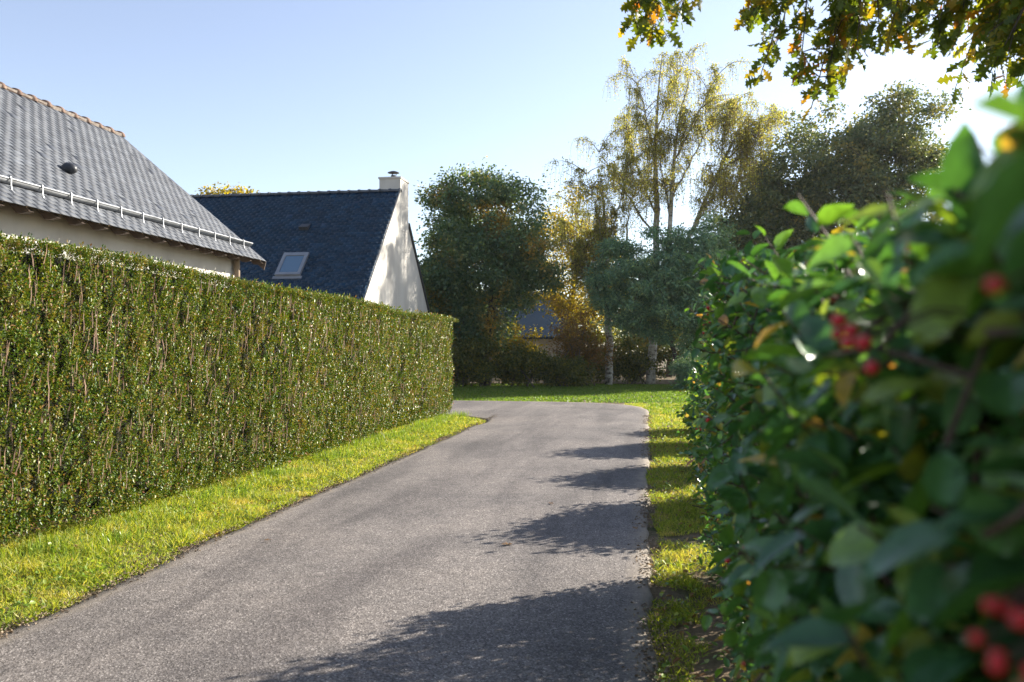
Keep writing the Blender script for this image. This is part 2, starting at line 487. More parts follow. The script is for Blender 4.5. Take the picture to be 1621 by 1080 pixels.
def inside_lane(x, y):
    """True where a point lies on the lane."""
    P = np.vstack([arc(LEFT, 260), arc(RIGHT, 260)[::-1]])
    c = np.zeros(len(x), bool)
    j = len(P)-1
    for i in range(len(P)):
        xi, yi = P[i]; xj, yj = P[j]
        k = (yi > y) != (yj > y)
        xx = (xj-xi)*(y-yi)/((yj-yi) if abs(yj-yi) > 1e-9 else 1e-9) + xi
        c ^= k & (x < xx)
        j = i
    return c

def vnoise(x, y, s, seed=0):
    """Cheap value noise for densities."""
    r = np.random.default_rng(seed); g = r.random((64, 64))
    fx, fy = x*s, y*s
    ix, iy = np.floor(fx).astype(int), np.floor(fy).astype(int)
    tx, ty = fx-ix, fy-iy
    tx = tx*tx*(3-2*tx); ty = ty*ty*(3-2*ty)
    G = lambda a, b: g[a % 64, b % 64]
    return (G(ix,iy)*(1-tx)+G(ix+1,iy)*tx)*(1-ty) + (G(ix,iy+1)*(1-tx)+G(ix+1,iy+1)*tx)*ty

BLADE = (np.array([(0,-.5,0),(0,.5,0),(.55,-.36,.10),(.55,.36,.10),(1,0,.34)], float), np.array([(0,1,3),(0,3,2),(2,3,4)]))
def blades(x, y, h, w, lean=.55, z=-.02):
    n = len(x)
    P = np.stack([x, y, np.full(n, z)], -1)
    d = np.stack([rng.normal(0, lean, n), rng.normal(0, lean, n), np.ones(n)], -1)
    u = unit(n); u[:, 2] -= .3
    return scatter(BLADE[0], BLADE[1], P, frames(d, u), h, w)

def grass_region(x0, x1, y0, y1, dens, seed):
    n = int((x1-x0)*(y1-y0)*dens)
    r = np.random.default_rng(seed)
    return r.uniform(x0, x1, n), r.uniform(y0, y1, n)

# verge along the clipped hedge
def left_verge():
    parts = []
    for y0, y1, dn in ((1.5, 4.0, 1400), (4.0, 8.5, 5000), (8.5, 13.5, 3000), (13.5, 19.4, 1900)):
        x, y = grass_region(-5.0, -2.9, y0, y1, dn, int(y0*10))
        keep = ~inside_lane(x + .06*(vnoise(x, y, 9, 3)-.35) + .16*(vnoise(x*.3, y, 2.7, 6)-.45), y) & (x > -4.95) & (x < -3.1)
        bald = vnoise(x, y, 3.5, 5)
        edge = np.clip((-3.30 - x)/.35, 0, 1)
        keep &= (bald*.75 + edge*.45 > .36) & (y < 19.3)
        x, y = x[keep], y[keep]
        near_h = np.clip((-3.95 - x)/.6, 0, 1)
        tuft = vnoise(x, y, 1.7, 9)
        h = (.022 + .05*vnoise(x, y, 5, 2)**1.6 + .05*np.clip(vnoise(x, y, 2.6, 12)-.6, 0, 1)*2 + .025*near_h*np.clip(tuft-.35, 0, 1)*2)*rng.uniform(.6, 1.4, len(x))
        parts.append(blades(x, y, h*1.15, .0065 + .0012*(y0 > 8) + .003*(y0 > 13), .95))
    V, F = join(parts)
    return np_mesh('verge_grass', V, F, M['grass'])
tag(put('verge_grass', left_verge()), 'sunlit yellow-green grass strip between clipped hedge and lane', 'grass', kind='stuff')

def left_tufts():
    r = np.random.default_rng(5); parts = []
    for i in range(120):
        cy = r.uniform(2.5, 19); cx = -4.42 + r.uniform(-.2, .42) - (r.random() < .5)*.1
        if r.random() < .25: cx += r.uniform(0, .35)
        n = int(r.uniform(25, 80)); s = r.uniform(.03, .09)
        x = cx + r.normal(0, s, n); y = cy + r.normal(0, s*1.4, n)
        h = r.uniform(.06, .16)*r.uniform(.4, 1.1, n)
        n_ = len(x)
        P = np.stack([x, y, np.full(n_, -.02)], -1)
        d = np.stack([(x-cx)*6 + r.normal(.25, .5, n_), (y-cy)*6 + r.normal(0, .6, n_), np.ones(n_)], -1)
        u = np.stack([-d[:, 0], -d[:, 1], np.full(n_, .4)], -1) + unit(n_)*.25
        parts.append(scatter(BLADE[0]*np.array([1,1,-1.6]), BLADE[1], P, frames(d, -u), h, .009))
    V, F = join(parts)
    return np_mesh('tall_grass', V, F, M['grass_tall'])
tag(put('tall_grass', left_tufts()), 'longer grass tufts growing at the foot of the clipped hedge', 'grass', kind='stuff')

def right_verge():
    parts = []
    for y0, y1, dn in ((1.0, 3.2, 1500), (3.2, 8.5, 5000), (8.5, 14, 2800), (14, 24, 1400)):
        x, y = grass_region(-.6, 2.6, y0, y1, dn, int(y0*10)+1)
        keep = ~inside_lane(x - .06*(vnoise(x, y, 9, 4)-.35) - .14*(vnoise(x*.3, y, 2.3, 7)-.45), y)
        bald = vnoise(x, y, 2.6, 15)
        thin = np.clip((9.0 - y)/2.5, 0, 1)*(.06 + .34*vnoise(x, y, 7, 19))
        keep &= (bald > .16 + thin) & ((x < 1.1) | (rng.random(len(x)) < .10))
        x, y = x[keep], y[keep]
        h = (.022 + .055*vnoise(x, y, 4, 22)**1.5)*rng.uniform(.6, 1.5, len(x))
        parts.append(blades(x, y, h, .0055 + .0012*(y0 > 8) + .003*(y0 > 13), .8))
    V, F = join(parts)
    return np_mesh('verge_grass', V, F, M['grass'])
tag(put('verge_grass', right_verge()), 'patchy grass strip between lane and berry hedge', 'grass', kind='stuff')

def far_lawn():
    x, y = grass_region(-11, 5, 19.8, 37, 270, 77)
    keep = ~inside_lane(x, y) & ~((y < 24.3) & (x < 0.0))
    x, y = x[keep], y[keep]
    V, F = blades(x, y, rng.uniform(.03, .07, len(x)), .036, .9)
    return np_mesh('lawn_grass', V, F, M['lawn'])
tag(put('lawn_grass', far_lawn()), 'mown green lawn beyond the bend in front of the trees', 'grass', kind='stuff')

# weeds and fallen litter on the verges
def litter():
    parts = []
    r = np.random.default_rng(3)
    n = 420
    x = np.where(r.random(n) < .75, r.uniform(.0, .9, n), r.uniform(-4.5, -3.4, n)); y = 3 + r.random(n)**1.5*14
    P = np.stack([x, y, r.uniform(.0, .03, n)], -1)
    d = np.stack([r.normal(size=n), r.normal(size=n), r.normal(0, .3, n)], -1)
    u = np.stack([r.normal(0, .4, n), r.normal(0, .4, n), np.ones(n)], -1)
    V, F = scatter(LEAF4[0]*np.array([1,1,1.8]), LEAF4[1], P, frames(d, u), r.uniform(.03, .06, n), r.uniform(.02, .035, n))
    return np_mesh('leaf_litter', V, F, M['dry_leaf'])
tag(put('leaf_litter', litter()), 'dry brown leaf litter scattered through the verge grass', 'leaf litter', kind='stuff')
def weeds():
    r = np.random.default_rng(8); n = 5200
    side = r.random(n) < .72
    x = np.where(side, r.uniform(-4.7, -3.45, n), r.uniform(.05, .95, n)); y = 3 + r.random(n)**1.4*15
    ok = vnoise(x, y, 2.1, 31) > .52
    x, y = x[ok], y[ok]; n = len(x)
    P = np.stack([x, y, r.uniform(.015, .05, n)], -1)
    d = np.stack([r.normal(size=n), r.normal(size=n), r.uniform(.1, .8, n)], -1)
    u = np.stack([r.normal(0, .5, n), r.normal(0, .5, n), np.ones(n)], -1)
    V, F = scatter(LEAF4[0], LEAF4[1], P, frames(d, u), r.uniform(.025, .05, n), r.uniform(.015, .03, n))
    return np_mesh('weeds', V, F, M['grass_tall'])
tag(put('weeds', weeds()), 'low clover and broad-leaved weeds among the verge grass', 'weeds', kind='stuff')

def crumbs():
    r = np.random.default_rng(21); n = 9000
    side = r.random(n) < .55
    y = 2.5 + r.random(n)**1.3*17
    le = np.interp(y, LEFT[:, 1][:200], LEFT[:, 0][:200]); re_ = np.interp(y, RIGHT[:, 1][:200], RIGHT[:, 0][:200])
    x = np.where(side, le + r.normal(.0, .05, n), re_ + r.normal(0, .06, n))
    keep = vnoise(x*.2, y, 2.3, 51) > .35
    x, y = x[keep], y[keep]; n = len(x)
    P = np.stack([x, y, r.uniform(.008, .016, n)], -1)
    u = unit(n)*.5 + np.array([0, 0, 1])
    V, F = scatter(LEAF4[0]*np.array([1, 1, 2.5]), LEAF4[1], P, frames(unit(n)*np.array([1, 1, .2]), u), r.uniform(.008, .028, n), r.uniform(.006, .016, n))
    return np_mesh('verge_crumbs', V, F, M['crumb'])
M['crumb'] = rough_mat('crumbs', [(.3, (.17,.12,.075)), (.7, (.34,.26,.18))], 60, 3, .9, 0)
tag(put('verge_crumbs', crumbs()), 'brown crumbs of soil and dead grass along the lane edges', 'soil crumbs', kind='stuff')

# ------------------------------------------------------------------ houses
def slate_template(w=.22, l=.30, t=.008):
    m = MB().box(-w/2+.004, w/2-.004, 0, l, 0, t)
    v = np.array(m.v); f = []
    for q in m.f: f += [(q[0], q[1], q[2]), (q[0], q[2], q[3])]
    return v, np.array(f)

def slate_roof(root_part, name, O, U, D, length, slope, material, eye, w=.22, gauge=.125, reach=None, skip=None, n_parts=300, visible=None):
    """Slates on a slope. O: eave corner, U: unit along the eave, D: unit up the slope."""
    O, U, D = (np.array(a, float) for a in (O, U, D)); Nn = np.cross(U, D)
    rows = int(slope/gauge); cols = int(length/w)
    T, F = slate_template(w, gauge*2.1)
    pos = []; jit = []; wf = []
    for i in range(rows+1):
        for j in range(cols+1):
            u = (j + .5*(i % 2))*w; v = i*gauge
            f_ = 1.0
            if u - w/2 < 0 or u + w/2 > length:
                a_, b_ = max(0.0, u - w/2), min(length, u + w/2)
                if b_ - a_ < .03: continue
                u, f_ = (a_+b_)/2, (b_-a_)/w
            if v + gauge*2.1 > slope + .03: continue
            if skip and skip(u, v): continue
            wf.append(f_)
            pos.append((u + rng.normal(0, .002), v + rng.normal(0, .004)))
            jit.append((rng.normal(0, .0045), rng.normal(0, .0045), rng.normal(0, .004)))
    pos = np.array(pos); jit = np.array(jit); wf = np.array(wf); n = len(pos)
    tilt = .024
    dirs = D[None]*1 - Nn[None]*(tilt + jit[:, :1]*.6) + U[None]*jit[:, 2:]
    y = nrm(dirs); z = nrm(Nn[None] + U[None]*jit[:, 1:2]*.8 - (Nn[None]*y).sum(-1, keepdims=True)*y)
    z = nrm(z - (z*y).sum(-1, keepdims=True)*y); x = np.cross(y, z)
    Rm = np.stack([x, y, z], -1)
    P = O[None] + U[None]*pos[:, :1] + D[None]*pos[:, 1:] + Nn[None]*(.016 + np.abs(jit[:, :1])*.25)
    d = np.linalg.norm(P - np.array(eye), axis=1)
    if visible is not None:
        d = d + np.where(visible(P), 0, 1e4)
    order = np.argsort(d)
    near, rest = order[:n_parts], order[n_parts:]
    me = np_mesh('slate', T, F, material)
    for k in near:
        A = (Matrix(Rm[k].tolist()) @ Matrix.Diagonal((wf[k], 1, 1))).to_4x4(); A.translation = Vector(P[k])
        put_at('slate', me, A, root_part)
    V, FF = scatter(T, F, P[rest], Rm[rest], wf[rest], np.ones(len(rest)))
    put(name, np_mesh(name, V, FF, material), root_part, 'stuff')

def gable_house(root, x0, x1, y0, y1, eave, ridge, wallm, axis='y'):
    """Walls with two gables, ridge along the given axis, as one part."""
    m = MB()
    if axis == 'y':
        xm = (x0+x1)/2
        m.prism([(x0,y0,-.1),(x1,y0,-.1),(x1,y0,eave),(xm,y0,ridge),(x0,y0,eave)], (0,y1-y0,0))
    else:
        ym = (y0+y1)/2
        m.prism([(x0,y0,-.1),(x0,y1,-.1),(x0,y1,eave),(x0,ym,ridge),(x0,y0,eave)], (x1-x0,0,0))
    return m.put('wall', wallm, root)

# --- the near house: ridge along the lane
h1 = thing('slate_house', 'low cream house with weathered grey slate roof just behind the clipped hedge', 'house', (-9.9, 9, 0))
EX, EZ, RX, RZ, HY0, HY1 = -7.0, 3.13, -9.96, 5.60, 1.0, 14.9
sl = math.hypot(RX-EX, RZ-EZ); Dv = ((RX-EX)/sl, 0, (RZ-EZ)/sl); Nv = (Dv[2], 0, -Dv[0])
WX = -7.42
gable_house(h1, 2*RX-WX, WX, HY0+.3, HY1-.32, EZ + (EX-WX)*(RZ-EZ)/(EX-RX) - .10, RZ-.11, M['plaster'])
# roof deck, both slopes
m = MB()
t = .045
m.prism([(EX-.07, HY0, EZ+.058-t*1.2), (EX-.07, HY0, EZ+.058), (RX, HY0, RZ), (RX, HY0, RZ-t*1.2)], (0, HY1-HY0, 0))
m.prism([(2*RX-EX, HY0, EZ-t*1.2), (RX-.002, HY0, RZ-t*1.2), (RX-.002, HY0, RZ), (2*RX-EX, HY0, EZ)], (0, HY1-HY0, 0))
roof1 = m.put('roof', M['deck_wood'], h1)
slate_roof(roof1, 'slate_field', (EX+.02, HY0, EZ-.018), (0,1,0), Dv, HY1-HY0, sl-.03, M['slate_grey'], (0,0,1.5), .19, .10, visible=lambda P: P[:, 1] > -1.24*P[:, 0]-.3)
# back slope slates
D2 = (-Dv[0], 0, Dv[2])
slate_roof(roof1, 'slate_field', (2*RX-EX-.02, HY1, EZ-.018), (0,-1,0), D2, HY1-HY0, sl-.03, M['slate_grey'], (0,0,1.5), .44, .24, n_parts=0)
# verge slips at the gable end
MB().prism([(EX-.02, HY1+.005, EZ-.16), (EX+.02, HY1+.005, EZ+.0), (RX, HY1+.005, RZ+.0), (RX, HY1+.005, RZ-.16)], (0,.02,0)).put('bargeboard', M['rafter_wood'], h1)
# ridge tiles, each overlapping the next with a raised collar
def ridge_tile(length, r, mat_, collar=True):
    m = MB(); seg = 8
    prof = [(0, r), (length*.80, r*.93), (length*.81, r*1.20), (length*.99, r*1.26), (length, r*1.05)] if collar else [(0, r), (length, r*.94)]
    v = []; f = []
    for (s, rr) in prof:
        for k in range(seg+1):
            a = math.pi*(k/seg)
            v.append((math.cos(a)*rr, s, math.sin(a)*rr*.92))
    for i in range(len(prof)-1):
        for k in range(seg):
            a = i*(seg+1)+k
            f.append((a, a+1, a+seg+2, a+seg+1))
    # inner skin closes the thickness
    b = len(v); ri = r*.80
    for s in (0, length):
        for k in range(seg+1):
            a = math.pi*(k/seg); v.append((math.cos(a)*ri, s, math.sin(a)*ri*.9))
    for k in range(seg):
        f.append((b+k, b+seg+1+k, b+seg+2+k, b+k+1))
        f.append((k, b+k, b+k+1, k+1))
        c = (len(prof)-1)*(seg+1)
        f.append((c+k, c+k+1, b+seg+2+k, b+seg+1+k))
    m.add(v, f)
    return m.mesh('ridge_tile', mat_, True)
rt = ridge_tile(.36, .105, M['clay'])
y = HY1 - .33
while y > HY0 - .1:
    A = Matrix.Translation((RX, y, RZ-.045 + random.uniform(-.005,.005))) @ Matrix.Rotation(R(-1.5 + random.uniform(-.7,.7)), 4, 'X') @ Matrix.Rotation(R(random.uniform(-1.2,1.2)), 4, 'Z')
    put_at('ridge_tile', rt, A, roof1)
    y -= .34
MB().box(RX-.10, RX+.10, HY0, HY1-.02, RZ-.09, RZ+.0).put('ridge_mortar', M['mortar'], roof1)
# rafter tails under the eave
def rafter():
    m = MB(); w = .075
    a = (RZ-EZ)/(EX-RX)
    x0 = EX-.015; x1 = WX-.03
    ztop = lambda x: EZ + (EX-x)*a - .056
    m.prism([(x0, 0, ztop(x0)), (x0-.10, 0, ztop(x0)-.02), (x0-.17, 0, ztop(x0)-.015), (x1, 0, ztop(x1)-.10), (x1, 0, ztop(x1))], (0, w, 0))
    return m.mesh('rafter', M['rafter_wood'])
rm = rafter()
y = HY1 - .10
while y > 5.5:
    put_at('rafter', rm, Matrix.Translation((0, y, 0)), roof1); y -= .46
# gutter lying on the slope, held by hooks
GX = -7.30; GZ = EZ + (EX-GX)*(RZ-EZ)/(EX-RX) + .02
prof = []
for k in range(10):
    a = R(-100 + k*22)
    prof.append((GX + .02 + 0.048*math.sin(a)*-1*-1, GZ + .055 - 0.048*math.cos(a)))
def gutter():
    m = MB(); n = len(prof); th = .006
    out = [(x, HY0+.2, z) for x, z in prof]
    cx, cz = GX+.02, GZ+.055
    inn = [(cx+(x-cx)*.9, HY0+.2, cz+(z-cz)*.9) for x, z in prof][::-1]
    P = [Vector(p) for p in out + inn]; d = Vector((0, HY1-.22-HY0, 0))
    v = P + [p+d for p in P]; N2 = len(P)
    f = [(i, (i+1) % N2, N2+(i+1) % N2, N2+i) for i in range(N2)]
    f += [(i, i+1, N2-2-i, N2-1-i) for i in range(n-1)] + [(N2+i, N2+N2-1-i, N2+N2-2-i, N2+i+1) for i in range(n-1)]
    m.add(v, f)
    e = prof[-1]
    m.tube([(e[0], HY0+.2, e[1]), (e[0], HY1-.02, e[1])], [.014, .014], 8)
    return m
gut = gutter().put('gutter', M['zinc'], roof1, True)
def hook():
    m = MB(); w = .016
    e = prof[-1]; b = prof[3]
    pts = [(GX+.16, GZ-.135), (GX+.10, GZ-.075), (GX+.088, GZ-.02), (e[0]+.022, GZ+.06), (e[0]+.018, e[1]+.02), (e[0]-.02, e[1]+.026), (e[0]-.10, e[1]+.004), (GX-.12, GZ+.125)]
    for (x0, z0), (x1, z1) in zip(pts, pts[1:]):
        d = Vector((x1-x0, 0, z1-z0)); nn = Vector((-d.z, 0, d.x)).normalized()*.006
        a = Vector((x0, 0, z0)); c = Vector((x1, 0, z1))
        m.prism([a-nn, c-nn, c+nn, a+nn], (0, w, 0))
    return m.mesh('hook', M['zinc'])
hm = hook()
y = HY1 - .42
while y > 6.0:
    put_at('gutter_hook', hm, Matrix.Translation((0, y, 0)), roof1); y -= .52
# small vent hood on the slope
m = MB()
c = Vector((-8.0, 10.78, EZ + (EX+8.0)*(RZ-EZ)/(EX-RX) + .03))
d = Vector(Dv); nn = Vector(Nv)
rings = [(-.03, .06, .085), (.02, .09, .088), (.08, .105, .085), (.13, .095, .075), (.17, .05, .05), (.185, .012, .015)]
v = []; f = []; sg = 14
for (h_, a_, b_) in rings:
    for k in range(sg):
        an = 2*math.pi*k/sg
        p = c + nn*h_*.75 + d*(math.cos(an)*a_ - h_*.25) + Vector((0,1,0))*math.sin(an)*b_
        v.append(p)
for i in range(len(rings)-1):
    for k in range(sg): f.append((i*sg+k, i*sg+(k+1) % sg, (i+1)*sg+(k+1) % sg, (i+1)*sg+k))
f.append(tuple((len(rings)-1)*sg+k for k in range(sg)))
m.add(v, f).put('vent_hood', M['steel_dark'], roof1, True)
# downpipe at the corner
m = MB()
m.tube([(WX+.075, HY1-.40, -.05), (WX+.075, HY1-.40, 3.15), (WX+.10, HY1-.40, 3.28)], [.05, .05, .05], 12)
m.put('downpipe', rough_mat('tan_pipe', [(.3, (.27,.20,.14)), (.7, (.34,.26,.18))], 6, 3, .6, 0), h1, True)

# --- the steep house beyond: ridge across
h2 = thing('steep_slate_house', 'steep dark blue slate house with cream gable and skylight beyond the low house', 'house', (-13, 27.1, 0))
GX2, LX2 = -8.07, -19.0
RY2, RZ2 = 27.1, 6.72
EY2, EZ2 = 23.25, 2.72
EYb = 2*RY2 - EY2
gable_house(h2, LX2, GX2+.055, EY2+.28, EYb-.28, EZ2+.22, RZ2-.07, M['plaster'], 'x')
sl2 = math.hypot(RY2-EY2, RZ2-EZ2); Df = (0, (RY2-EY2)/sl2, (RZ2-EZ2)/sl2); Db = (0, -(RY2-EY2)/sl2, (RZ2-EZ2)/sl2)
m = MB()
m.prism([(LX2-.1, EY2, EZ2-.05), (LX2-.1, RY2, RZ2-.05), (LX2-.1, RY2, RZ2), (LX2-.1, EY2, EZ2)], (GX2-LX2+.13, 0, 0))
m.prism([(LX2-.1, RY2+.002, RZ2-.05), (LX2-.1, EYb, EZ2-.05), (LX2-.1, EYb, EZ2), (LX2-.1, RY2+.002, RZ2)], (GX2-LX2+.13, 0, 0))
roof2 = m.put('roof', M['rafter_wood'], h2)
SKX, SKV, SKW, SKL = -10.62, 1.32, .80, 1.02          # skylight: middle, height up the slope, size
def skip2(u, v):
    return abs((GX2+.05-u) - SKX) < SKW/2-.08 and SKV-.10 < v < SKV+SKL-.15
slate_roof(roof2, 'slate_field', (LX2-.05, EY2, EZ2-.005), (1,0,0), Df, GX2+.05-LX2+.05, sl2-.02, M['slate_blue'], (0,0,1.5), .22, .125,
           skip=lambda u, v: skip2(GX2+.05-(LX2-.05+u), v), visible=lambda P: (P[:, 2] > 3.4) & (P[:, 0] > -13))
slate_roof(roof2, 'slate_field', (GX2+.05, EYb, EZ2-.005), (-1,0,0), Db, GX2+.05-LX2+.05, sl2-.02, M['slate_blue'], (0,0,1.5), .44, .25, n_parts=0)
m = MB()
m.prism([(GX2+.058, RY2+.99, RZ2-1.06), (GX2+.058, EYb, EZ2-.10), (GX2+.058, EYb, EZ2+.045), (GX2+.058, RY2+.99, RZ2-.93)], (.05,0,0))
m.put('verge_strip', M['steel_dark'], h2)
rt2 = ridge_tile(.37, .10, M['clay_dark'])
x = GX2 - .28
while x > -17:
    A = Matrix.Translation((x, RY2, RZ2-.035)) @ Matrix.Rotation(R(-90), 4, 'Z') @ Matrix.Rotation(R(-1 + random.uniform(-.6,.6)), 4, 'X')
    put_at('ridge_tile', rt2, A, roof2); x -= .35
# chimney behind the ridge, flush with the gable
m = MB(); m.box(GX2-.66, GX2+.060, RY2+.02, RY2+.98, RZ2-1.3, 7.12)
ch = m.put('chimney', M['plaster'], roof2)
MB().box(GX2-.69, GX2+.085, RY2-.01, RY2+1.01, 7.12, 7.18).put('capping', M['plaster'], ch)
m = MB()
cx, cy = GX2-.32, RY2+.5
m.tube([(cx, cy, 7.16), (cx, cy, 7.32)], [.085, .085], 14)
for k in range(3):
    a = 2*math.pi*k/3+.4
    m.tube([(cx+.08*math.cos(a), cy+.08*math.sin(a), 7.30), (cx+.10*math.cos(a), cy+.10*math.sin(a), 7.42)], [.010, .010], 5)
m.tube([(cx, cy, 7.40), (cx, cy, 7.42), (cx, cy, 7.46), (cx, cy, 7.475)], [.20, .19, .08, .01], 16)
m.put('cowl', M['steel_dark'], ch, True)
# skylight: raised frame with a pane
dv = Vector(Df); uv = Vector((1,0,0)); nv = uv.cross(dv)
def on2(x, v, n): return Vector((x, EY2, EZ2)) + dv*v + nv*n
def slab(x0, x1, v0, v1, n0, n1):
    P = [on2(x0,v0,n0), on2(x1,v0,n0), on2(x1,v1,n0), on2(x0,v1,n0)]
    return P, nv*(n1-n0)
sk = MB()
for a in ((SKX-SKW/2, SKX-SKW/2+.10, SKV, SKV+SKL), (SKX+SKW/2-.10, SKX+SKW/2, SKV, SKV+SKL), (SKX-SKW/2+.10, SKX+SKW/2-.10, SKV, SKV+.10), (SKX-SKW/2+.10, SKX+SKW/2-.10, SKV+SKL-.14, SKV+SKL)):
    P, d = slab(*a, -.02, .10); sk.prism(P, d)
skf = sk.put('skylight', M['zinc'], roof2)
P, d = slab(SKX-SKW/2+.095, SKX+SKW/2-.095, SKV+.095, SKV+SKL-.135, .055, .075)
MB().prism(P, d).put('pane', M['glass'], skf)
MB().prism(*slab(SKX-SKW/2-.06, SKX+SKW/2+.06, SKV-.12, SKV-.005, .02, .035)).put('flashing', M['zinc'], skf)
# small slate vent
vv = 3.62; vx = -10.75
mvt = MB(); P = [on2(vx-.15, vv-.10, .03), on2(vx+.15, vv-.10, .03), on2(vx+.15, vv-.10, .16), on2(vx-.15, vv-.10, .16)]
Q = [on2(vx-.15, vv+.20, .03), on2(vx+.15, vv+.20, .03), on2(vx+.15, vv+.20, .045), on2(vx-.15, vv+.20, .045)]
mvt.add(P+Q, [(0,1,2,3),(4,7,6,5),(0,4,5,1),(1,5,6,2),(2,6,7,3),(3,7,4,0)]).put('roof_vent', M['steel_dark'], roof2)

# --- the far house, mostly behind trees
h3 = thing('far_house', 'distant slate house with sandy gable glimpsed between the trees', 'house', (-8, 50, 0))
def far_house():
    W = MB(); Rf = MB(); Vg = MB()
    A = Matrix.Translation((-7.4, 49, 0)) @ Matrix.Rotation(R(28), 4, 'Z')
    def tr(ps): return [A @ Vector(p) for p in ps]
    hw, e, r, l = 2.6, 2.3, 4.7, 9.0
    W.prism(tr([(l*.3,-hw,-.1),(l*.3,hw,-.1),(l*.3,hw,e),(l*.3,0,r),(l*.3,-hw,e)]), A.to_3x3() @ Vector((-l,0,0)))
    k = (r-e)/hw
    for s in (-1, 1):
        P = [(l*.3+.12, s*(hw+.3), e-.3*k+.03), (l*.3+.12, 0, r+.03), (l*.3+.12, 0, r+.15), (l*.3+.12, s*(hw+.3), e-.3*k+.15)]
        Rf.prism(tr(P), A.to_3x3() @ Vector((-l-.24,0,0)))
    W.put('wall', M['plaster_dull'], h3); Rf.put('roof', M['slate_blue'], h3)
    # a gable window
    w = MB(); w.prism(tr([(l*.3+.02,-.5,1.0),(l*.3+.02,.5,1.0),(l*.3+.02,.5,2.2),(l*.3+.02,-.5,2.2)]), A.to_3x3() @ Vector((.05,0,0)))
    w.put('window', M['glass'], h3)
far_house()

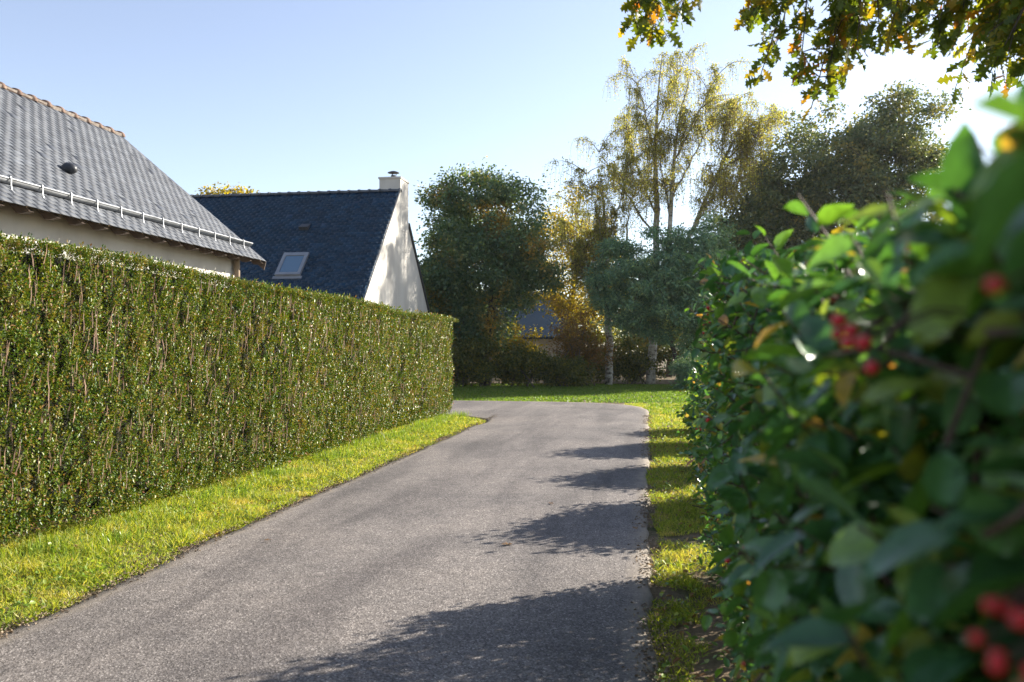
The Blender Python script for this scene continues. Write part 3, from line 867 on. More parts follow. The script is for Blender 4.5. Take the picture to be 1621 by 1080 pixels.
# ------------------------------------------------------------------ the clipped hedge along the lane
lh = thing('clipped_hedge', 'tall clipped evergreen hedge with flat sunlit face along the lane', 'hedge', (-5.1, 10, 0))
def hedge_x(y): return -4.49 + .010*(y-6) + .05*np.sin(y*.7) + .03*np.sin(y*1.9+1)
def hedge_top(y): return 2.315 - .011*(y-6) + .02*np.sin(y*1.1)
HEND = 19.35
def hedge():
    parts_l = []; stems = []
    # a sprig: short upright shoot with paired leaves
    def sprig(nl, ll, lw, sl_):
        V = []; F = []
        r = np.random.default_rng(2)
        for i in range(nl):
            t = .12 + .88*i/(nl-1)
            an = i*2.4 + r.normal(0, .3)
            el = R(r.uniform(15, 60)) if i < nl-1 else R(82)
            d = np.array([[math.cos(an)*math.cos(el), math.sin(an)*math.cos(el), math.sin(el)]])
            u = np.array([[-math.cos(an)*.5, -math.sin(an)*.5, .9]]) + r.normal(0, .3, (1, 3))
            v, f = scatter(LEAF2[0], LEAF2[1], np.array([[0, 0, t*sl_]]), frames(d, u), ll*r.uniform(.75, 1.15), lw*r.uniform(.8, 1.1))
            F.append(f + 4*i); V.append(v)
        return np.concatenate(V), np.concatenate(F)
    for (y0, y1, dens, k) in ((1.0, 5.2, 170, 1.8), (5.2, 9.5, 1450, .76), (9.5, 14, 880, .98), (14, HEND, 600, 1.2)):
        T, F = sprig(7, .038*k, .0195*k, .10*k)
        T2, F2 = sprig(7, .030*k, .019*k, .07*k)
        n = int((y1-y0)*2.3*dens)
        y = rng.uniform(y0, y1, n); z = rng.uniform(.02, 1, n)
        top = hedge_top(y); zz = np.minimum(z*top, top - rng.uniform(.05, .12, n)*k)
        dep = np.abs(rng.normal(0, 1, n))*.055 - .012
        x = hedge_x(y) - dep - .10*np.clip(.40 - zz, 0, 1)**1.3 - .05*np.clip(zz-top+.08, 0, 1)
        streak = vnoise(y, zz*.32, 13, 43)
        lump = vnoise(y, zz, 2.0, 41)*.06 + vnoise(y, zz*.6, 7, 42)*.05 + np.clip(streak-.45, 0, 1)*.17
        x = x - lump
        # sides of the rounded far corner
        corner = np.clip((y - (HEND-.5))/.5, 0, 1)
        x = x - .5*(1 - np.sqrt(np.clip(1-corner**2, 0, 1)))
        P = np.stack([x, y, zz], -1)
        d = np.stack([rng.normal(.30, .28, n), rng.normal(0, .30, n), np.ones(n)], -1)
        Mx = frames(np.cross(unit(n), d), d)
        half = n*3//5
        s = rng.uniform(.75, 1.25, n)
        parts_l.append(scatter(T, F, P[:half], Mx[:half], s[:half]))
        parts_l.append(scatter(T2, F2, P[half:], Mx[half:], s[half:]))
        # top
        n = int((y1-y0)*1.15*dens*.42)
        y = rng.uniform(y0, y1, n); x = hedge_x(y) - .015 - 1.12*rng.random(n)**2.0
        P = np.stack([x, y, hedge_top(y) - .058*k + rng.normal(0, .010, n)], -1)
        d = np.stack([rng.normal(0, .3, n), rng.normal(0, .3, n), np.ones(n)], -1)
        parts_l.append(scatter(T2, F2, P, frames(np.cross(unit(n), d), d), rng.uniform(.55, .95, n)))
    # the end face that turns the corner
    T, F = sprig(9, .042, .021, .125)
    n = 1500
    x = hedge_x(HEND) - .35 - rng.uniform(0, 1, n)*.85; z = rng.uniform(.05, 1, n)*hedge_top(HEND)
    P = np.stack([x, HEND - np.abs(rng.normal(0, .05, n)), z], -1)
    d = np.stack([rng.normal(.05, .3, n), rng.normal(.25, .25, n), np.ones(n)], -1)
    parts_l.append(scatter(T, F, P, frames(np.cross(unit(n), d), d), rng.uniform(.8, 1.2, n)))
    V, F = join(parts_l)
    put('foliage', np_mesh('foliage', V, F, M['hedge_leaf']), lh, 'stuff')
    # bare upright shoots showing through the face
    st = []
    n = 2600
    y = 1 + (HEND-1.2)*rng.random(n); z = rng.uniform(.1, .93, n)*hedge_top(y)
    ln = rng.uniform(.06, .26, n)
    x = hedge_x(y) - rng.uniform(-.006, .075, n) - .10*np.clip(.40 - z, 0, 1)**1.3 - vnoise(y, z, 2.0, 41)*.05
    corner = np.clip((y - (HEND-.5))/.5, 0, 1); x -= .5*(1-np.sqrt(np.clip(1-corner**2, 0, 1)))
    RIB = (np.array([(0,-.5,0),(0,.5,0),(.4,-.5,.05),(.4,.5,.05),(.75,-.4,.02),(.75,.4,.02),(1,0,.06)], float), np.array([(0,1,3),(0,3,2),(2,3,5),(2,5,4),(4,5,6)]))
    d = np.stack([rng.normal(.04, .10, n), rng.normal(0, .16, n), np.ones(n)], -1)
    u = np.stack([np.ones(n), rng.normal(-.3, .5, n), rng.normal(0, .2, n)], -1)
    V, F = scatter(RIB[0], RIB[1], np.stack([x, y, z], -1), frames(d, u), ln, rng.uniform(.004, .010, n))
    put('shoots', np_mesh('shoots', V, F, M['shoot']), lh, 'stuff')
    # solid core added to block light through the hedge, coloured dark as inner shade
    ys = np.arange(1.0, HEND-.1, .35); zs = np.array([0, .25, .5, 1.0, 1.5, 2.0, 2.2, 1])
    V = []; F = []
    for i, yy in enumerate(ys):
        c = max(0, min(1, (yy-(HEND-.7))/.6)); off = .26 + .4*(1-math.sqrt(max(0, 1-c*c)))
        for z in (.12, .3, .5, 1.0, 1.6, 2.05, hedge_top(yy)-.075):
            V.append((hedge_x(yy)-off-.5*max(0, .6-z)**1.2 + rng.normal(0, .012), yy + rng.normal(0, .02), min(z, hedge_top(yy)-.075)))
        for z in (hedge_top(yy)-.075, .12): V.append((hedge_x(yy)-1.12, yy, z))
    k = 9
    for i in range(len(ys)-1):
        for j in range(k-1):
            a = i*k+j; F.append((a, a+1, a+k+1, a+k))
    me = bpy.data.meshes.new('shade_core')
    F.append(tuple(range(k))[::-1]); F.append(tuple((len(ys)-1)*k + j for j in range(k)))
    me.from_pydata([tuple(map(float, v)) for v in V], [], F); me.update(); me.materials.append(M['hedge_core_shade'])
    put('shade_core', me, lh)
hedge()

# ------------------------------------------------------------------ trees
def ell_points(c, r, n, shell=.45, seed=None):
    d = unit(n); q = rng.random(n)**shell
    return np.array(c)[None] + d*q[:, None]*np.array(r)[None]

def curve3(p0, p1, p2, n=5):
    t = np.linspace(0, 1, n)[:, None]
    return p0*(1-t)**2 + 2*p1*t*(1-t) + p2*t*t

def grow(trunks, targets, r_tip=.012, power=.42, lift=.25, sides=5):
    """Limbs that reach each target from the nearest limb already grown. trunks: list of (points, radii)."""
    m = MB(); nodes = []
    for P, Rd in trunks:
        P = np.array(P, float)
        m.tube(P, Rd, 9)
        k = len(P)//3
        for a, b, ra, rb in zip(P[k:-1], P[k+1:], Rd[k:-1], Rd[k+1:]):
            for s in np.linspace(0, 1, 5): nodes.append((*(a*(1-s)+b*s), ra*(1-s)+rb*s))
    nodes = np.array(nodes)
    base = nodes[:, :3].mean(0)
    order = np.argsort(np.linalg.norm(targets - base, axis=1))
    for i in order:
        tg = targets[i]
        dd = np.linalg.norm(nodes[:, :3]-tg, axis=1) + .9*np.maximum(nodes[:, 2]-tg[2]+.1, 0)
        j = np.argmin(dd)
        p0 = nodes[j, :3]; r0 = nodes[j, 3]
        if dd[j] < .05: continue
        mid = (p0+tg)/2 + np.array([0, 0, lift*np.linalg.norm(tg-p0)]) + rng.normal(0, .07, 3)*np.linalg.norm(tg-p0)
        C = curve3(p0, mid, tg, 5)
        ra = max(r_tip, min(r0*.62, r_tip + .045*np.linalg.norm(tg-p0)))
        rr = np.linspace(ra, r_tip, 5)
        m.tube(C, rr, sides if ra > .03 else 4, False)
        nodes = np.vstack([nodes, np.c_[C[1:], rr[1:]]])
    return m

def clump_leaves(centres, sizes, per, ll, lw, tmpl=LEAF2, flat=.65, up=.6):
    n = np.maximum(3, (per*(sizes/sizes.mean())**2).astype(int))
    idx = np.repeat(np.arange(len(centres)), n); N = len(idx)
    off = rng.normal(0, .5, (N, 3))*np.array([1, 1, flat])
    P = centres[idx] + off*sizes[idx][:, None]
    d = nrm(off + unit(N)*.9) ; d[:, 2] -= .25
    u = unit(N)*.8; u[:, 2] += up
    s = rng.uniform(.7, 1.25, N)
    return scatter(tmpl[0], tmpl[1], P, frames(d, u), ll*s, lw*s)

def tree(name, label, base, trunks, groups, leafm, barkm, per=110, ll=.14, lw=.085, csize=(.3,.6), cat='tree', group=None, twigs=True, flat=.65, r_tip=.012):
    root = thing(name, label, cat, base, group)
    C = np.concatenate([ell_points(c, r, n, s) for c, r, n, s in groups])
    gap = np.abs(C[:, 0] + 4.05 + (C[:, 1]-34)*.135) + np.abs(C[:, 2]-3.1)*.6 < .75      # an opening between the crowns
    C = C[~(gap & (C[:, 1] > 33) & (C[:, 1] < 45))]
    sz = rng.uniform(*csize, len(C))
    m = grow(trunks, C, r_tip)
    if twigs:
        for c, s in zip(C, sz):
            for k in range(3):
                e = c + unit(1)[0]*s*.8
                m.tube([c, (c+e)/2 + np.array([0,0,.05]), e], [.009, .007, .004], 3, False)
    m.put('trunk', barkm, root, True)
    V, F = clump_leaves(C, sz, per, ll, lw, flat=flat)
    put('crown', np_mesh('crown', V, F, leafm), root, 'stuff')
    return root

# dark oak behind the steep house
tree('oak_tree', 'broad dark oak tree with rusty top beside the cream gable', (-6.6, 34.6, 0),
     [([(-6.6,34.6,-.1),(-6.5,34.6,1.4),(-6.35,34.5,2.8),(-6.2,34.6,4.6),(-6.3,34.7,6.6)], [.24,.19,.17,.12,.05]),
      ([(-7.5,34.9,-.1),(-7.6,34.9,1.8),(-7.9,34.8,3.8),(-8.0,34.8,5.6)], [.14,.12,.09,.04])],
     [((-6.7,34.6,6.0),(2.85,2.2,2.9),150,.42), ((-8.4,34.7,3.9),(1.5,1.6,2.4),60,.5), ((-5.1,34.7,4.6),(1.5,1.6,1.9),40,.5), ((-6.9,34.6,2.2),(2.3,1.3,1.4),22,.6)],
     M['dark_leaf'], M['bark'], 250, .14, .088, (.30,.76))
# the tall birch pair
def birch(name, label, base, stems, limbs, n_strand, spread, length, leafm, per_strand=30, ll=.075, group=None):
    root = thing(name, label, 'tree', base, group)
    m = MB(); tw = MB(); starts = []
    for P, Rd in stems:
        P = chain3(P, 16); Rr = np.interp(np.linspace(0, 1, len(P)), np.linspace(0, 1, len(Rd)), Rd)
        m.tube(P, Rr, 8)
        k = int(len(P)*.55)
        for p in P[k:]: starts.append((p, .6))
    for P, r0 in limbs:
        P = chain3(P, 14); m.tube(P, np.linspace(r0, .008, len(P)), 5, False)
        k = int(len(P)*.3)
        for p in P[k:]: starts.append((p, 1.0))
        # side branches, rising then arching over
        for q in range(16):
            i = rng.integers(k, len(P)); p = P[i]
            d = unit(1)[0]; d[2] = abs(d[2])*.5
            L = rng.uniform(.5, 1.5)*spread
            e = p + d*L + np.array([0, 0, .15*L]); C = curve3(p, (p+e)/2 + np.array([0, 0, .3*L]), e, 6)
            tw.tube(C, np.linspace(.018, .005, 6), 4, False)
            for c in C[2:]: starts.append((c, 1.2))
    W = np.array([w for _, w in starts]); Sx = np.array([p for p, _ in starts]); W /= W.sum()
    sel = rng.choice(len(Sx), n_strand, p=W)
    V0 = Sx[sel] + rng.normal(0, .06, (n_strand, 3))
    out = unit(n_strand); out[:, 2] = 0; out *= rng.uniform(.1, .5, n_strand)[:, None]
    Ls = rng.uniform(.35, 1.0, n_strand)*length
    for i in range(0, n_strand):
        a = V0[i]; b = a + out[i]*.8 + np.array([0, 0, .10]); c = a + out[i] - np.array([0, 0, Ls[i]])
        tw.tube(curve3(a, b, c, 4), [.006, .005, .004, .003], 3, False)
    tw.put('twigs', M['twig'], root, True, 'stuff')
    m.put('trunk', M['birch_bark'], root, True)
    N = n_strand*per_strand
    idx = np.repeat(np.arange(n_strand), per_strand); t = rng.random(N)[:, None]
    a = V0[idx]; b = a + out[idx]*.8 + np.array([0, 0, .10]); c = a + out[idx] - np.stack([0*Ls[idx], 0*Ls[idx], Ls[idx]], -1)
    P = a*(1-t)**2 + 2*b*t*(1-t) + c*t*t + rng.normal(0, .05, (N, 3))
    d = unit(N); d[:, 2] -= .7
    s = rng.uniform(.7, 1.25, N)
    V, F = scatter(LEAF2[0], LEAF2[1], P, frames(d, unit(N)), ll*s, ll*.72*s)
    put('crown', np_mesh('crown', V, F, leafm), root, 'stuff')
    return root
def chain3(pts, n):
    P = np.array(pts, float); d = np.r_[0, np.cumsum(np.linalg.norm(np.diff(P, axis=0), axis=1))]
    s = np.linspace(0, d[-1], n); Q = np.stack([np.interp(s, d, P[:, k]) for k in range(3)], -1)
    for _ in range(2):
        Q[1:-1] = .25*Q[:-2] + .5*Q[1:-1] + .25*Q[2:]
    Q[1:-1] += rng.normal(0, .025, (len(Q)-2, 3))
    return Q
bx, by = .15, 37.3
birch('birch_tree', 'tallest birch with weeping crown and leaning side stem above the blue-green tree', (bx, by, 0),
      [([(bx,by,-.1),(bx+.1,by,2.2),(bx+.25,by,5),(bx+.3,by,8),(bx+.15,by,11),(bx+.5,by,14.2)], [.21,.17,.14,.11,.06,.015]),
       ([(bx+.15,by,2.6),(bx+.75,by-.2,5.2),(bx+.9,by-.3,8.2),(bx+1.1,by-.3,11.0),(bx+1.7,by-.4,13.2)], [.13,.11,.09,.05,.012]),
       ([(bx+.3,by+.2,3.4),(bx+1.6,by+.2,6.2),(bx+2.6,by+.1,8.6),(bx+3.6,by,10.6),(bx+4.4,by,11.9)], [.12,.10,.08,.05,.012])],
      [([(bx+.3,by,7.2),(bx-.6,by+.2,9.4),(bx-1.1,by+.3,11.4)], .05), ([(bx+.25,by,9.2),(bx-.2,by-.3,11.6),(bx-.7,by-.4,13.2)], .045),
       ([(bx+.9,by,8.0),(bx+1.9,by+.4,10.0),(bx+2.9,by+.5,11.8)], .05), ([(bx+1.0,by,9.6),(bx+2.0,by-.5,11.4),(bx+2.7,by-.6,12.9)], .045),
       ([(bx+.3,by,6.2),(bx-1.0,by-.3,8.1),(bx-2.2,by-.4,10.0)], .06), ([(bx+.3,by,11),(bx+.9,by+.5,12.6),(bx+1.3,by+.6,13.8)], .04),
       ([(bx+3.2,by,9.6),(bx+4.2,by+.5,10.6),(bx+5.2,by+.6,11.2)], .04), ([(bx+2.9,by,9.0),(bx+3.0,by-.9,10.2),(bx+3.4,by-1.4,11.4)], .04),
       ([(bx+2.6,by,8.6),(bx+3.4,by-.4,9.4),(bx+4.6,by-.5,10.4)], .04), ([(bx+2.2,by,7.6),(bx+3.2,by+.4,8.4),(bx+4.4,by+.5,9.2)], .04),
       ([(bx+1.6,by,6.2),(bx+2.4,by-.5,7.6),(bx+3.0,by-.7,9.0)], .04), ([(bx+.9,by,7.0),(bx+.4,by-.7,9.4),(bx+.6,by-.9,11.2)], .05)],
      4000, 1.25, 1.15, M['birch_leaf'], 15, .068)
cx_, cy_ = -1.62, 36.3
birch('birch_tree', 'slimmer yellowing birch with pale trunk left of the tallest birch', (cx_, cy_, 0),
      [([(cx_,cy_,-.1),(cx_+.02,cy_,1.8),(cx_+.0,cy_,4),(cx_-.15,cy_,6.4),(cx_-.3,cy_,8.9)], [.17,.15,.12,.08,.012]),
       ([(cx_,cy_,3),(cx_+.7,cy_+.1,5.4),(cx_+.9,cy_+.2,7.8)], [.08,.06,.012])],
      [([(cx_,cy_,4.4),(cx_-1.0,cy_+.3,6.3),(cx_-1.7,cy_+.4,7.8)], .05), ([(cx_,cy_,3.6),(cx_-.9,cy_-.3,5.2),(cx_-2.0,cy_-.3,6.5)], .05),
       ([(cx_-.1,cy_,5.6),(cx_+.5,cy_-.5,7.6),(cx_+.9,cy_-.6,9.4)], .04), ([(cx_-.1,cy_,5.0),(cx_-.4,cy_-.6,7.0),(cx_-.9,cy_-.7,8.8)], .04),
       ([(cx_,cy_,3.2),(cx_-.7,cy_-.5,4.3),(cx_-1.5,cy_-.7,5.0)], .04)],
      1500, 1.0, 1.4, M['birch_leaf'], 16, .072)
# loose yellow tree behind, seen between oak and birches
tree('yellowing_tree', 'loose yellow-leaved tree seen between dark oak and birches', (-3.6, 41, 0),
     [([(-3.6,41,-.1),(-3.7,41,2.5),(-3.4,41,5.0),(-3.5,41,7.6)], [.17,.14,.09,.03])],
     [((-3.5,41,6.2),(2.6,2.0,2.9),95,.5), ((-3.8,40.6,3.4),(2.4,1.6,1.5),45,.5)], M['yellow_leaf'], M['bark_mid'], 105, .12, .08, (.32,.66))
# blue-green evergreen in front of the birch stems
tree('evergreen_tree', 'blue-green evergreen tree with feathery crown in front of the birches', (1.35, 34.0, 0),
     [([(1.35,34.0,-.1),(1.1,34.0,1.2),(.75,33.9,2.4),(.5,33.8,4.2)], [.10,.09,.08,.03]), ([(1.4,34.1,-.1),(1.7,34.2,1.5),(2.0,34.2,3.2)], [.08,.07,.03])],
     [((.35,33.7,4.1),(2.5,1.5,2.3),230,.45), ((2.1,33.9,4.6),(1.6,1.4,2.2),110,.45), ((-1.1,33.9,4.0),(1.1,1.0,2.0),50,.5), ((1.6,33.8,2.6),(1.5,1.2,1.2),40,.5)],
     M['mimosa_leaf'], M['bark'], 150, .13, .056, (.20,.46), flat=.55)
# large grey-green tree at the back right
tree('oak_tree', 'large grey-green oak tree standing behind the berry hedge', (9.6, 42.5, 0),
     [([(9.6,42.5,-.1),(9.6,42.5,3),(9.4,42.4,6),(9.5,42.5,10)], [.42,.34,.26,.08]), ([(9.5,42.5,3.5),(7.6,42.2,6.2),(6.4,42,8.6)], [.2,.15,.05])],
     [((9.2,42.4,9.2),(4.4,3.2,4.2),220,.45), ((6.3,42,7.8),(2.7,2.2,2.9),110,.45), ((11.6,42.6,11.2),(2.4,2.0,2.6),70,.5), ((4.9,41.6,5.8),(1.9,1.6,2.9),85,.5), ((8.0,42,5.0),(4.0,2.2,2.4),70,.5)],
     M['grey_leaf'], M['bark'], 175, .165, .107, (.38,.84))
# tree top over the far roof
tree('yellowing_tree', 'small yellow-green treetop showing above the dark slate ridge', (-19.8, 38, 0),
     [([(-19.8,38,-.1),(-19.7,38,4),(-19.8,38,8)], [.2,.14,.04])],
     [((-19.8,38,8.2),(1.3,1.2,1.35),40,.5), ((-19.4,38,5.6),(2.6,2,2.2),35,.5)], M['yellow_leaf'], M['bark_mid'], 100, .15, .10, (.3,.55))
# darker trees closing the view behind the clearing
for (x, y, h, w, lab) in ((-11.5, 46, 6.4, 3.2, 'dark tree behind the cream gable, half hidden by the oak'),
                          (1.2, 48, 6.0, 3.4, 'dark tree far behind the pale birch trunks'),
                          (5.2, 45, 5.6, 2.8, 'dark low tree behind the evergreen and the leaning birch stem')):
    tree('background_tree', lab, (x, y, 0), [([(x,y,-.1),(x+.1,y,2),(x,y,h*.75)], [.2,.15,.05])],
         [((x,y,h*.55),(w,w*.8,h*.45),80,.5)], M['grey_leaf'], M['bark'], 110, .2, .13, (.5,.9), group='dark trees behind the clearing', twigs=False)

def far_wood():
    n = 520
    x = rng.uniform(-38, 46, n); y = 60 + rng.uniform(-3, 4, n); z = rng.uniform(.3, 1, n)*(4.2 + 1.6*vnoise(x, y, .25, 71))
    C = np.stack([x, y, z], -1); sz = rng.uniform(.8, 1.6, n)
    return np_mesh('far_wood', *clump_leaves(C, sz, 75, .34, .24), M['under_leaf'])
tag(put('far_wood', far_wood()), 'low dim wood closing the view far beyond the lawn', 'wood', kind='stuff')

# shrubs under the trees
def shrub(name, label, base, radii, leafm, n, per, ll, lw, stems=7, group='undergrowth along the far edge of the lawn', cat='shrub', csize=(.2,.42), barkm=None, lift=None):
    x, y, _ = base; rx, ry, h = radii
    root = thing(name, label, cat, base, group)
    C = ell_points((x, y, h*.52), (rx, ry, h*.5), n, .5); C[:, 2] = np.maximum(C[:, 2], .12)
    sz = rng.uniform(*csize, n)
    m = MB()
    for k in range(stems):
        tg = C[rng.integers(n)]
        b = np.array([x + rng.normal(0, rx*.25), y + rng.normal(0, ry*.25), -.05])
        m.tube(curve3(b, (b+tg)/2 + np.array([0,0,.25*h]), tg, 6), np.linspace(.032, .010, 6), 5, False)
    for c in C:
        b = c*.55 + np.array([x, y, h*.25])*.45
        m.tube([b, c], [.012, .005], 3, False)
    m.put('stem', barkm or M['bark_mid'], root, True)
    V, F = clump_leaves(C, sz, per, ll, lw)
    put('foliage', np_mesh('foliage', V, F, leafm), root, 'stuff')
    return root
U = 'shrub'
shrub(U, 'dark leafy shrub at the lawn edge nearest the clipped hedge', (-7.2, 33.4, 0), (1.7,1.0,1.9), M['under_leaf'], 70, 130, .11, .07)
shrub(U, 'mid green shrub at the foot of the dark oak', (-4.9, 34.0, 0), (1.3,.9,1.7), M['under_leaf'], 55, 130, .11, .07)
shrub(U, 'rust brown arching shrub between dark oak and pale birch trunk', (-2.75, 35.4, 0), (1.35,1.1,3.3), M['rust_leaf'], 80, 95, .09, .05, 14)
shrub(U, 'low dark shrub under the rust brown arching shrub', (-3.4, 34.4, 0), (1.3,.8,1.25), M['under_leaf'], 50, 130, .10, .065)
shrub(U, 'dark shrub filling the space between the two birch trunks', (-.6, 37.6, 0), (1.6,1.0,1.9), M['under_leaf'], 60, 130, .11, .07)
shrub(U, 'dense dark shrub beside the right birch trunk under the evergreen', (1.7, 33.0, 0), (.75,.8,1.35), M['mimosa_leaf'], 45, 170, .10, .05)
shrub(U, 'tall dim shrub behind the dark oak trunk', (-8.6, 36.2, 0), (1.8,1.2,3.0), M['under_leaf'], 60, 110, .13, .08)
shrub(U, 'dim green shrub behind the birch trunks towards the oak', (-2.0, 39.5, 0), (2.0,1.2,2.3), M['under_leaf'], 60, 110, .13, .08)
shrub(U, 'broad dim shrub far back behind the evergreen stems', (2.6, 38.5, 0), (2.2,1.2,2.6), M['under_leaf'], 60, 110, .13, .08)
shrub(U, 'yellow-green shrub catching the sun behind the low dark shrub', (-6.0, 37.5, 0), (1.5,1.1,2.6), M['yellow_leaf'], 60, 90, .12, .08)

# ------------------------------------------------------------------ berry shrubs on the right of the lane
def icosa(r):
    import bmesh
    bm = bmesh.new(); bmesh.ops.create_icosphere(bm, subdivisions=2, radius=r)
    for v in bm.verts: v.co.z *= .92
    me = bpy.data.meshes.new('berry'); bm.to_mesh(me); bm.free()
    me.polygons.foreach_set('use_smooth', [True]*len(me.polygons)); me.materials.append(M['berry'])
    return me
berry_me = icosa(.0052)

CAM = np.array([0, 0, 1.5]); YAW = R(9.0)
def frame_of(P):
    """How far ahead of the viewer's spot and how far aside (as tangents) points lie."""
    d = P - CAM
    zc = -d[:, 0]*math.sin(YAW) + d[:, 1]*math.cos(YAW); xc = d[:, 0]*math.cos(YAW) + d[:, 1]*math.sin(YAW)
    return zc, xc/np.maximum(zc, 1e-3), d[:, 2]/np.maximum(zc, 1e-3)

rh = thing('berry_hedge', 'loose leafy hedge with red berries crowding the lane edge close by', 'hedge', (.8, 2.8, 0))
def bh_face(y, z):
    a = np.interp(y, [-1, .4, 1, 2, 3, 4, 5.3, 6.1], [.30, .27, .25, .25, .25, .30, .40, .62])
    return a + .22*np.clip(1 - z/1.0, 0, 1)**1.2
def bh_top(y):
    return np.interp(y, [-1, .3, .6, 1, 2, 3, 4, 5.0, 6.1], [1.60, 1.575, 1.58, 1.555, 1.655, 1.75, 1.72, 1.52, .85])
def berry_hedge():
    shoots = []          # base, direction, length, count
    n = 2300
    y = rng.uniform(-.6, 6.05, n); z = rng.uniform(.03, 1, n)*bh_top(y)
    x = bh_face(y, z) + .05 + .04*rng.normal(size=n) + .10*vnoise(y, z, 3, 61)
    B = np.stack([x, y, z], -1)
    d = np.stack([rng.normal(-.55, .45, n), rng.normal(-.05, .6, n), rng.normal(.55, .5, n)], -1)
    shoots.append((B, d))
    n = 1300                                     # top
    y = rng.uniform(-.6, 5.95, n); x = bh_face(y, np.full(n, 1.5)) + rng.uniform(.02, 1.05, n)
    B = np.stack([x, y, bh_top(y) - .10 + rng.normal(0, .04, n)], -1)
    d = np.stack([rng.normal(-.1, .5, n), rng.normal(0, .5, n), rng.normal(.8, .35, n)], -1)
    shoots.append((B, d))
    n = 650                                      # far end
    z = rng.uniform(.03, 1.05, n); x = rng.uniform(.45, 1.3, n)
    B = np.stack([x, 5.90 + rng.normal(0, .08, n) - .25*(z/1.8)**3, z], -1)
    d = np.stack([rng.normal(-.1, .5, n), rng.normal(.5, .4, n), rng.normal(.5, .4, n)], -1)
    shoots.append((B, d))
    n = 420                                      # thick growth beside the viewer
    y = rng.uniform(.15, 1.5, n); z = rng.uniform(.7, 1.52, n)
    x = bh_face(y, z) + .02 + .05*rng.normal(size=n)
    shoots.append((np.stack([x, y, z], -1), np.stack([rng.normal(-.4, .5, n), rng.normal(-.3, .6, n), rng.normal(.45, .5, n)], -1)))
    n = 300
    y = rng.uniform(.25, .85, n); x = rng.uniform(.20, .75, n)
    shoots.append((np.stack([x, y, bh_top(y) + rng.uniform(-.14, .03, n)], -1), np.stack([rng.normal(-.3, .5, n), rng.normal(-.2, .6, n), rng.normal(.35, .4, n)], -1)))
    B = np.concatenate([s[0] for s in shoots]); d = nrm(np.concatenate([s[1] for s in shoots]))
    n = len(B); L = rng.uniform(.09, .22, n)*np.interp(B[:, 1], [.3, 1.5], [.62, 1.0])
    tip = B + d*L[:, None]
    zc, tx, tz = frame_of(tip)
    # nothing may hang right before the viewer's eye
    far = np.linalg.norm(tip-CAM, axis=1)
    edge = np.interp(zc, [.2, .45, .7, 1.0, 1.5, 2.5, 4, 6], [.47, .40, .33, .275, .245, .212, .205, .21])
    ok = (far > .27) & ((zc < .05) | (tx > edge) | (tz < -.45))
    crest_of = lambda v: np.interp(v, [.2, .2515, .385, .466, .489, .540, .60, .9], [.12, .135, .178, .193, .225, .255, .29, .40])
    crest = crest_of(tx) + rng.normal(0, .010, n)
    ok &= (zc < .15) | (tz < crest)
    B, d, L = B[ok], d[ok], L[ok]; n = len(B)
    # twigs
    mt = MB()
    for i in range(n):
        mid = B[i] + d[i]*L[i]*.55 + rng.normal(0, .008, 3)
        mt.tube([B[i]-d[i]*.10, mid, B[i]+d[i]*L[i]], [.0030, .0022, .0012], 4, False)
    for k in range(60):                          # woody frame
        y0 = rng.uniform(-.4, 5.7); x0 = rng.uniform(.55, 1.1); h = bh_top(y0)*rng.uniform(.65, .88)
        p = np.array([x0, y0, -.05]); e = np.array([x0 + rng.uniform(-.12, .15), y0 + rng.normal(0, .2), h])
        mt.tube(curve3(p, (p+e)/2 + rng.normal(0, .12, 3), e, 7), np.linspace(.016, .005, 7), 6, False)
        for q in range(5):
            t = rng.uniform(.3, .95); s = p*(1-t)+e*t; f = s + np.array([rng.normal(-.06, .12), rng.normal(0, .2), rng.uniform(.05, .22)])
            mt.tube([s, (s+f)/2+rng.normal(0, .03, 3), f], [.006, .005, .003], 5, False)
    mt.put('branch', M['twig'], rh, True)
    # leaves along the shoots
    per = 8
    idx = np.repeat(np.arange(n), per); t = np.tile((np.arange(per)+.6)/per, n)
    P = B[idx] + d[idx]*(L[idx]*t)[:, None]
    ang = np.tile(np.arange(per)*2.4, n) + rng.uniform(0, 6.28, n)[idx]
    a1 = nrm(np.cross(d, unit(n)))[idx]; a2 = np.cross(d[idx], a1)
    rad = a1*np.cos(ang)[:, None] + a2*np.sin(ang)[:, None]
    ld = nrm(rad + d[idx]*rng.uniform(.3, .9, (len(idx), 1)) + unit(len(idx))*.25); ld[:, 2] -= .08
    u = np.stack([rng.normal(-.15, .35, len(idx)), rng.normal(0, .4, len(idx)), np.ones(len(idx))], -1)
    ll = rng.uniform(.040, .070, len(idx))*np.interp(P[:, 1], [1.5, 3.5], [1.05, .82]); lw = ll*rng.uniform(.46, .62, len(idx))
    Rm = frames(ld, u)
    zc, tx, tz = frame_of(P + ld*ll[:, None]*.5)
    keep = (zc < .15) | (tz < crest_of(tx) + .012)
    P, ld, u, ll, lw, Rm, zc, tx, tz = (q_[keep] for q_ in (P, ld, u, ll, lw, Rm, zc, tx, tz))
    seen = (zc > .2) & (np.abs(tx) < .62) & (np.abs(tz) < .44)
    dist = np.linalg.norm(P-CAM, axis=1)
    score = np.where(seen, ll/dist, 0)
    order = np.argsort(-score)
    near, rest = order[:300], order[300:]
    kinds = [np_mesh('leaf', *fine_leaf(6, c, dr, ov, wv), M['berry_leaf'], True) for c, dr, ov, wv in ((.16,.14,0,.012), (.28,.22,.3,.02), (.08,.30,.2,.015))]
    for k in near:
        A = Matrix(Rm[k].tolist()) @ Matrix.Diagonal((ll[k], lw[k], ll[k])); A = A.to_4x4(); A.translation = Vector(P[k])
        put_at('leaf', kinds[k % 3], A, rh)
    mid = rest[score[rest] > .017]; low = rest[score[rest] <= .017]
    F3 = fine_leaf(4, .2, .2, .2)
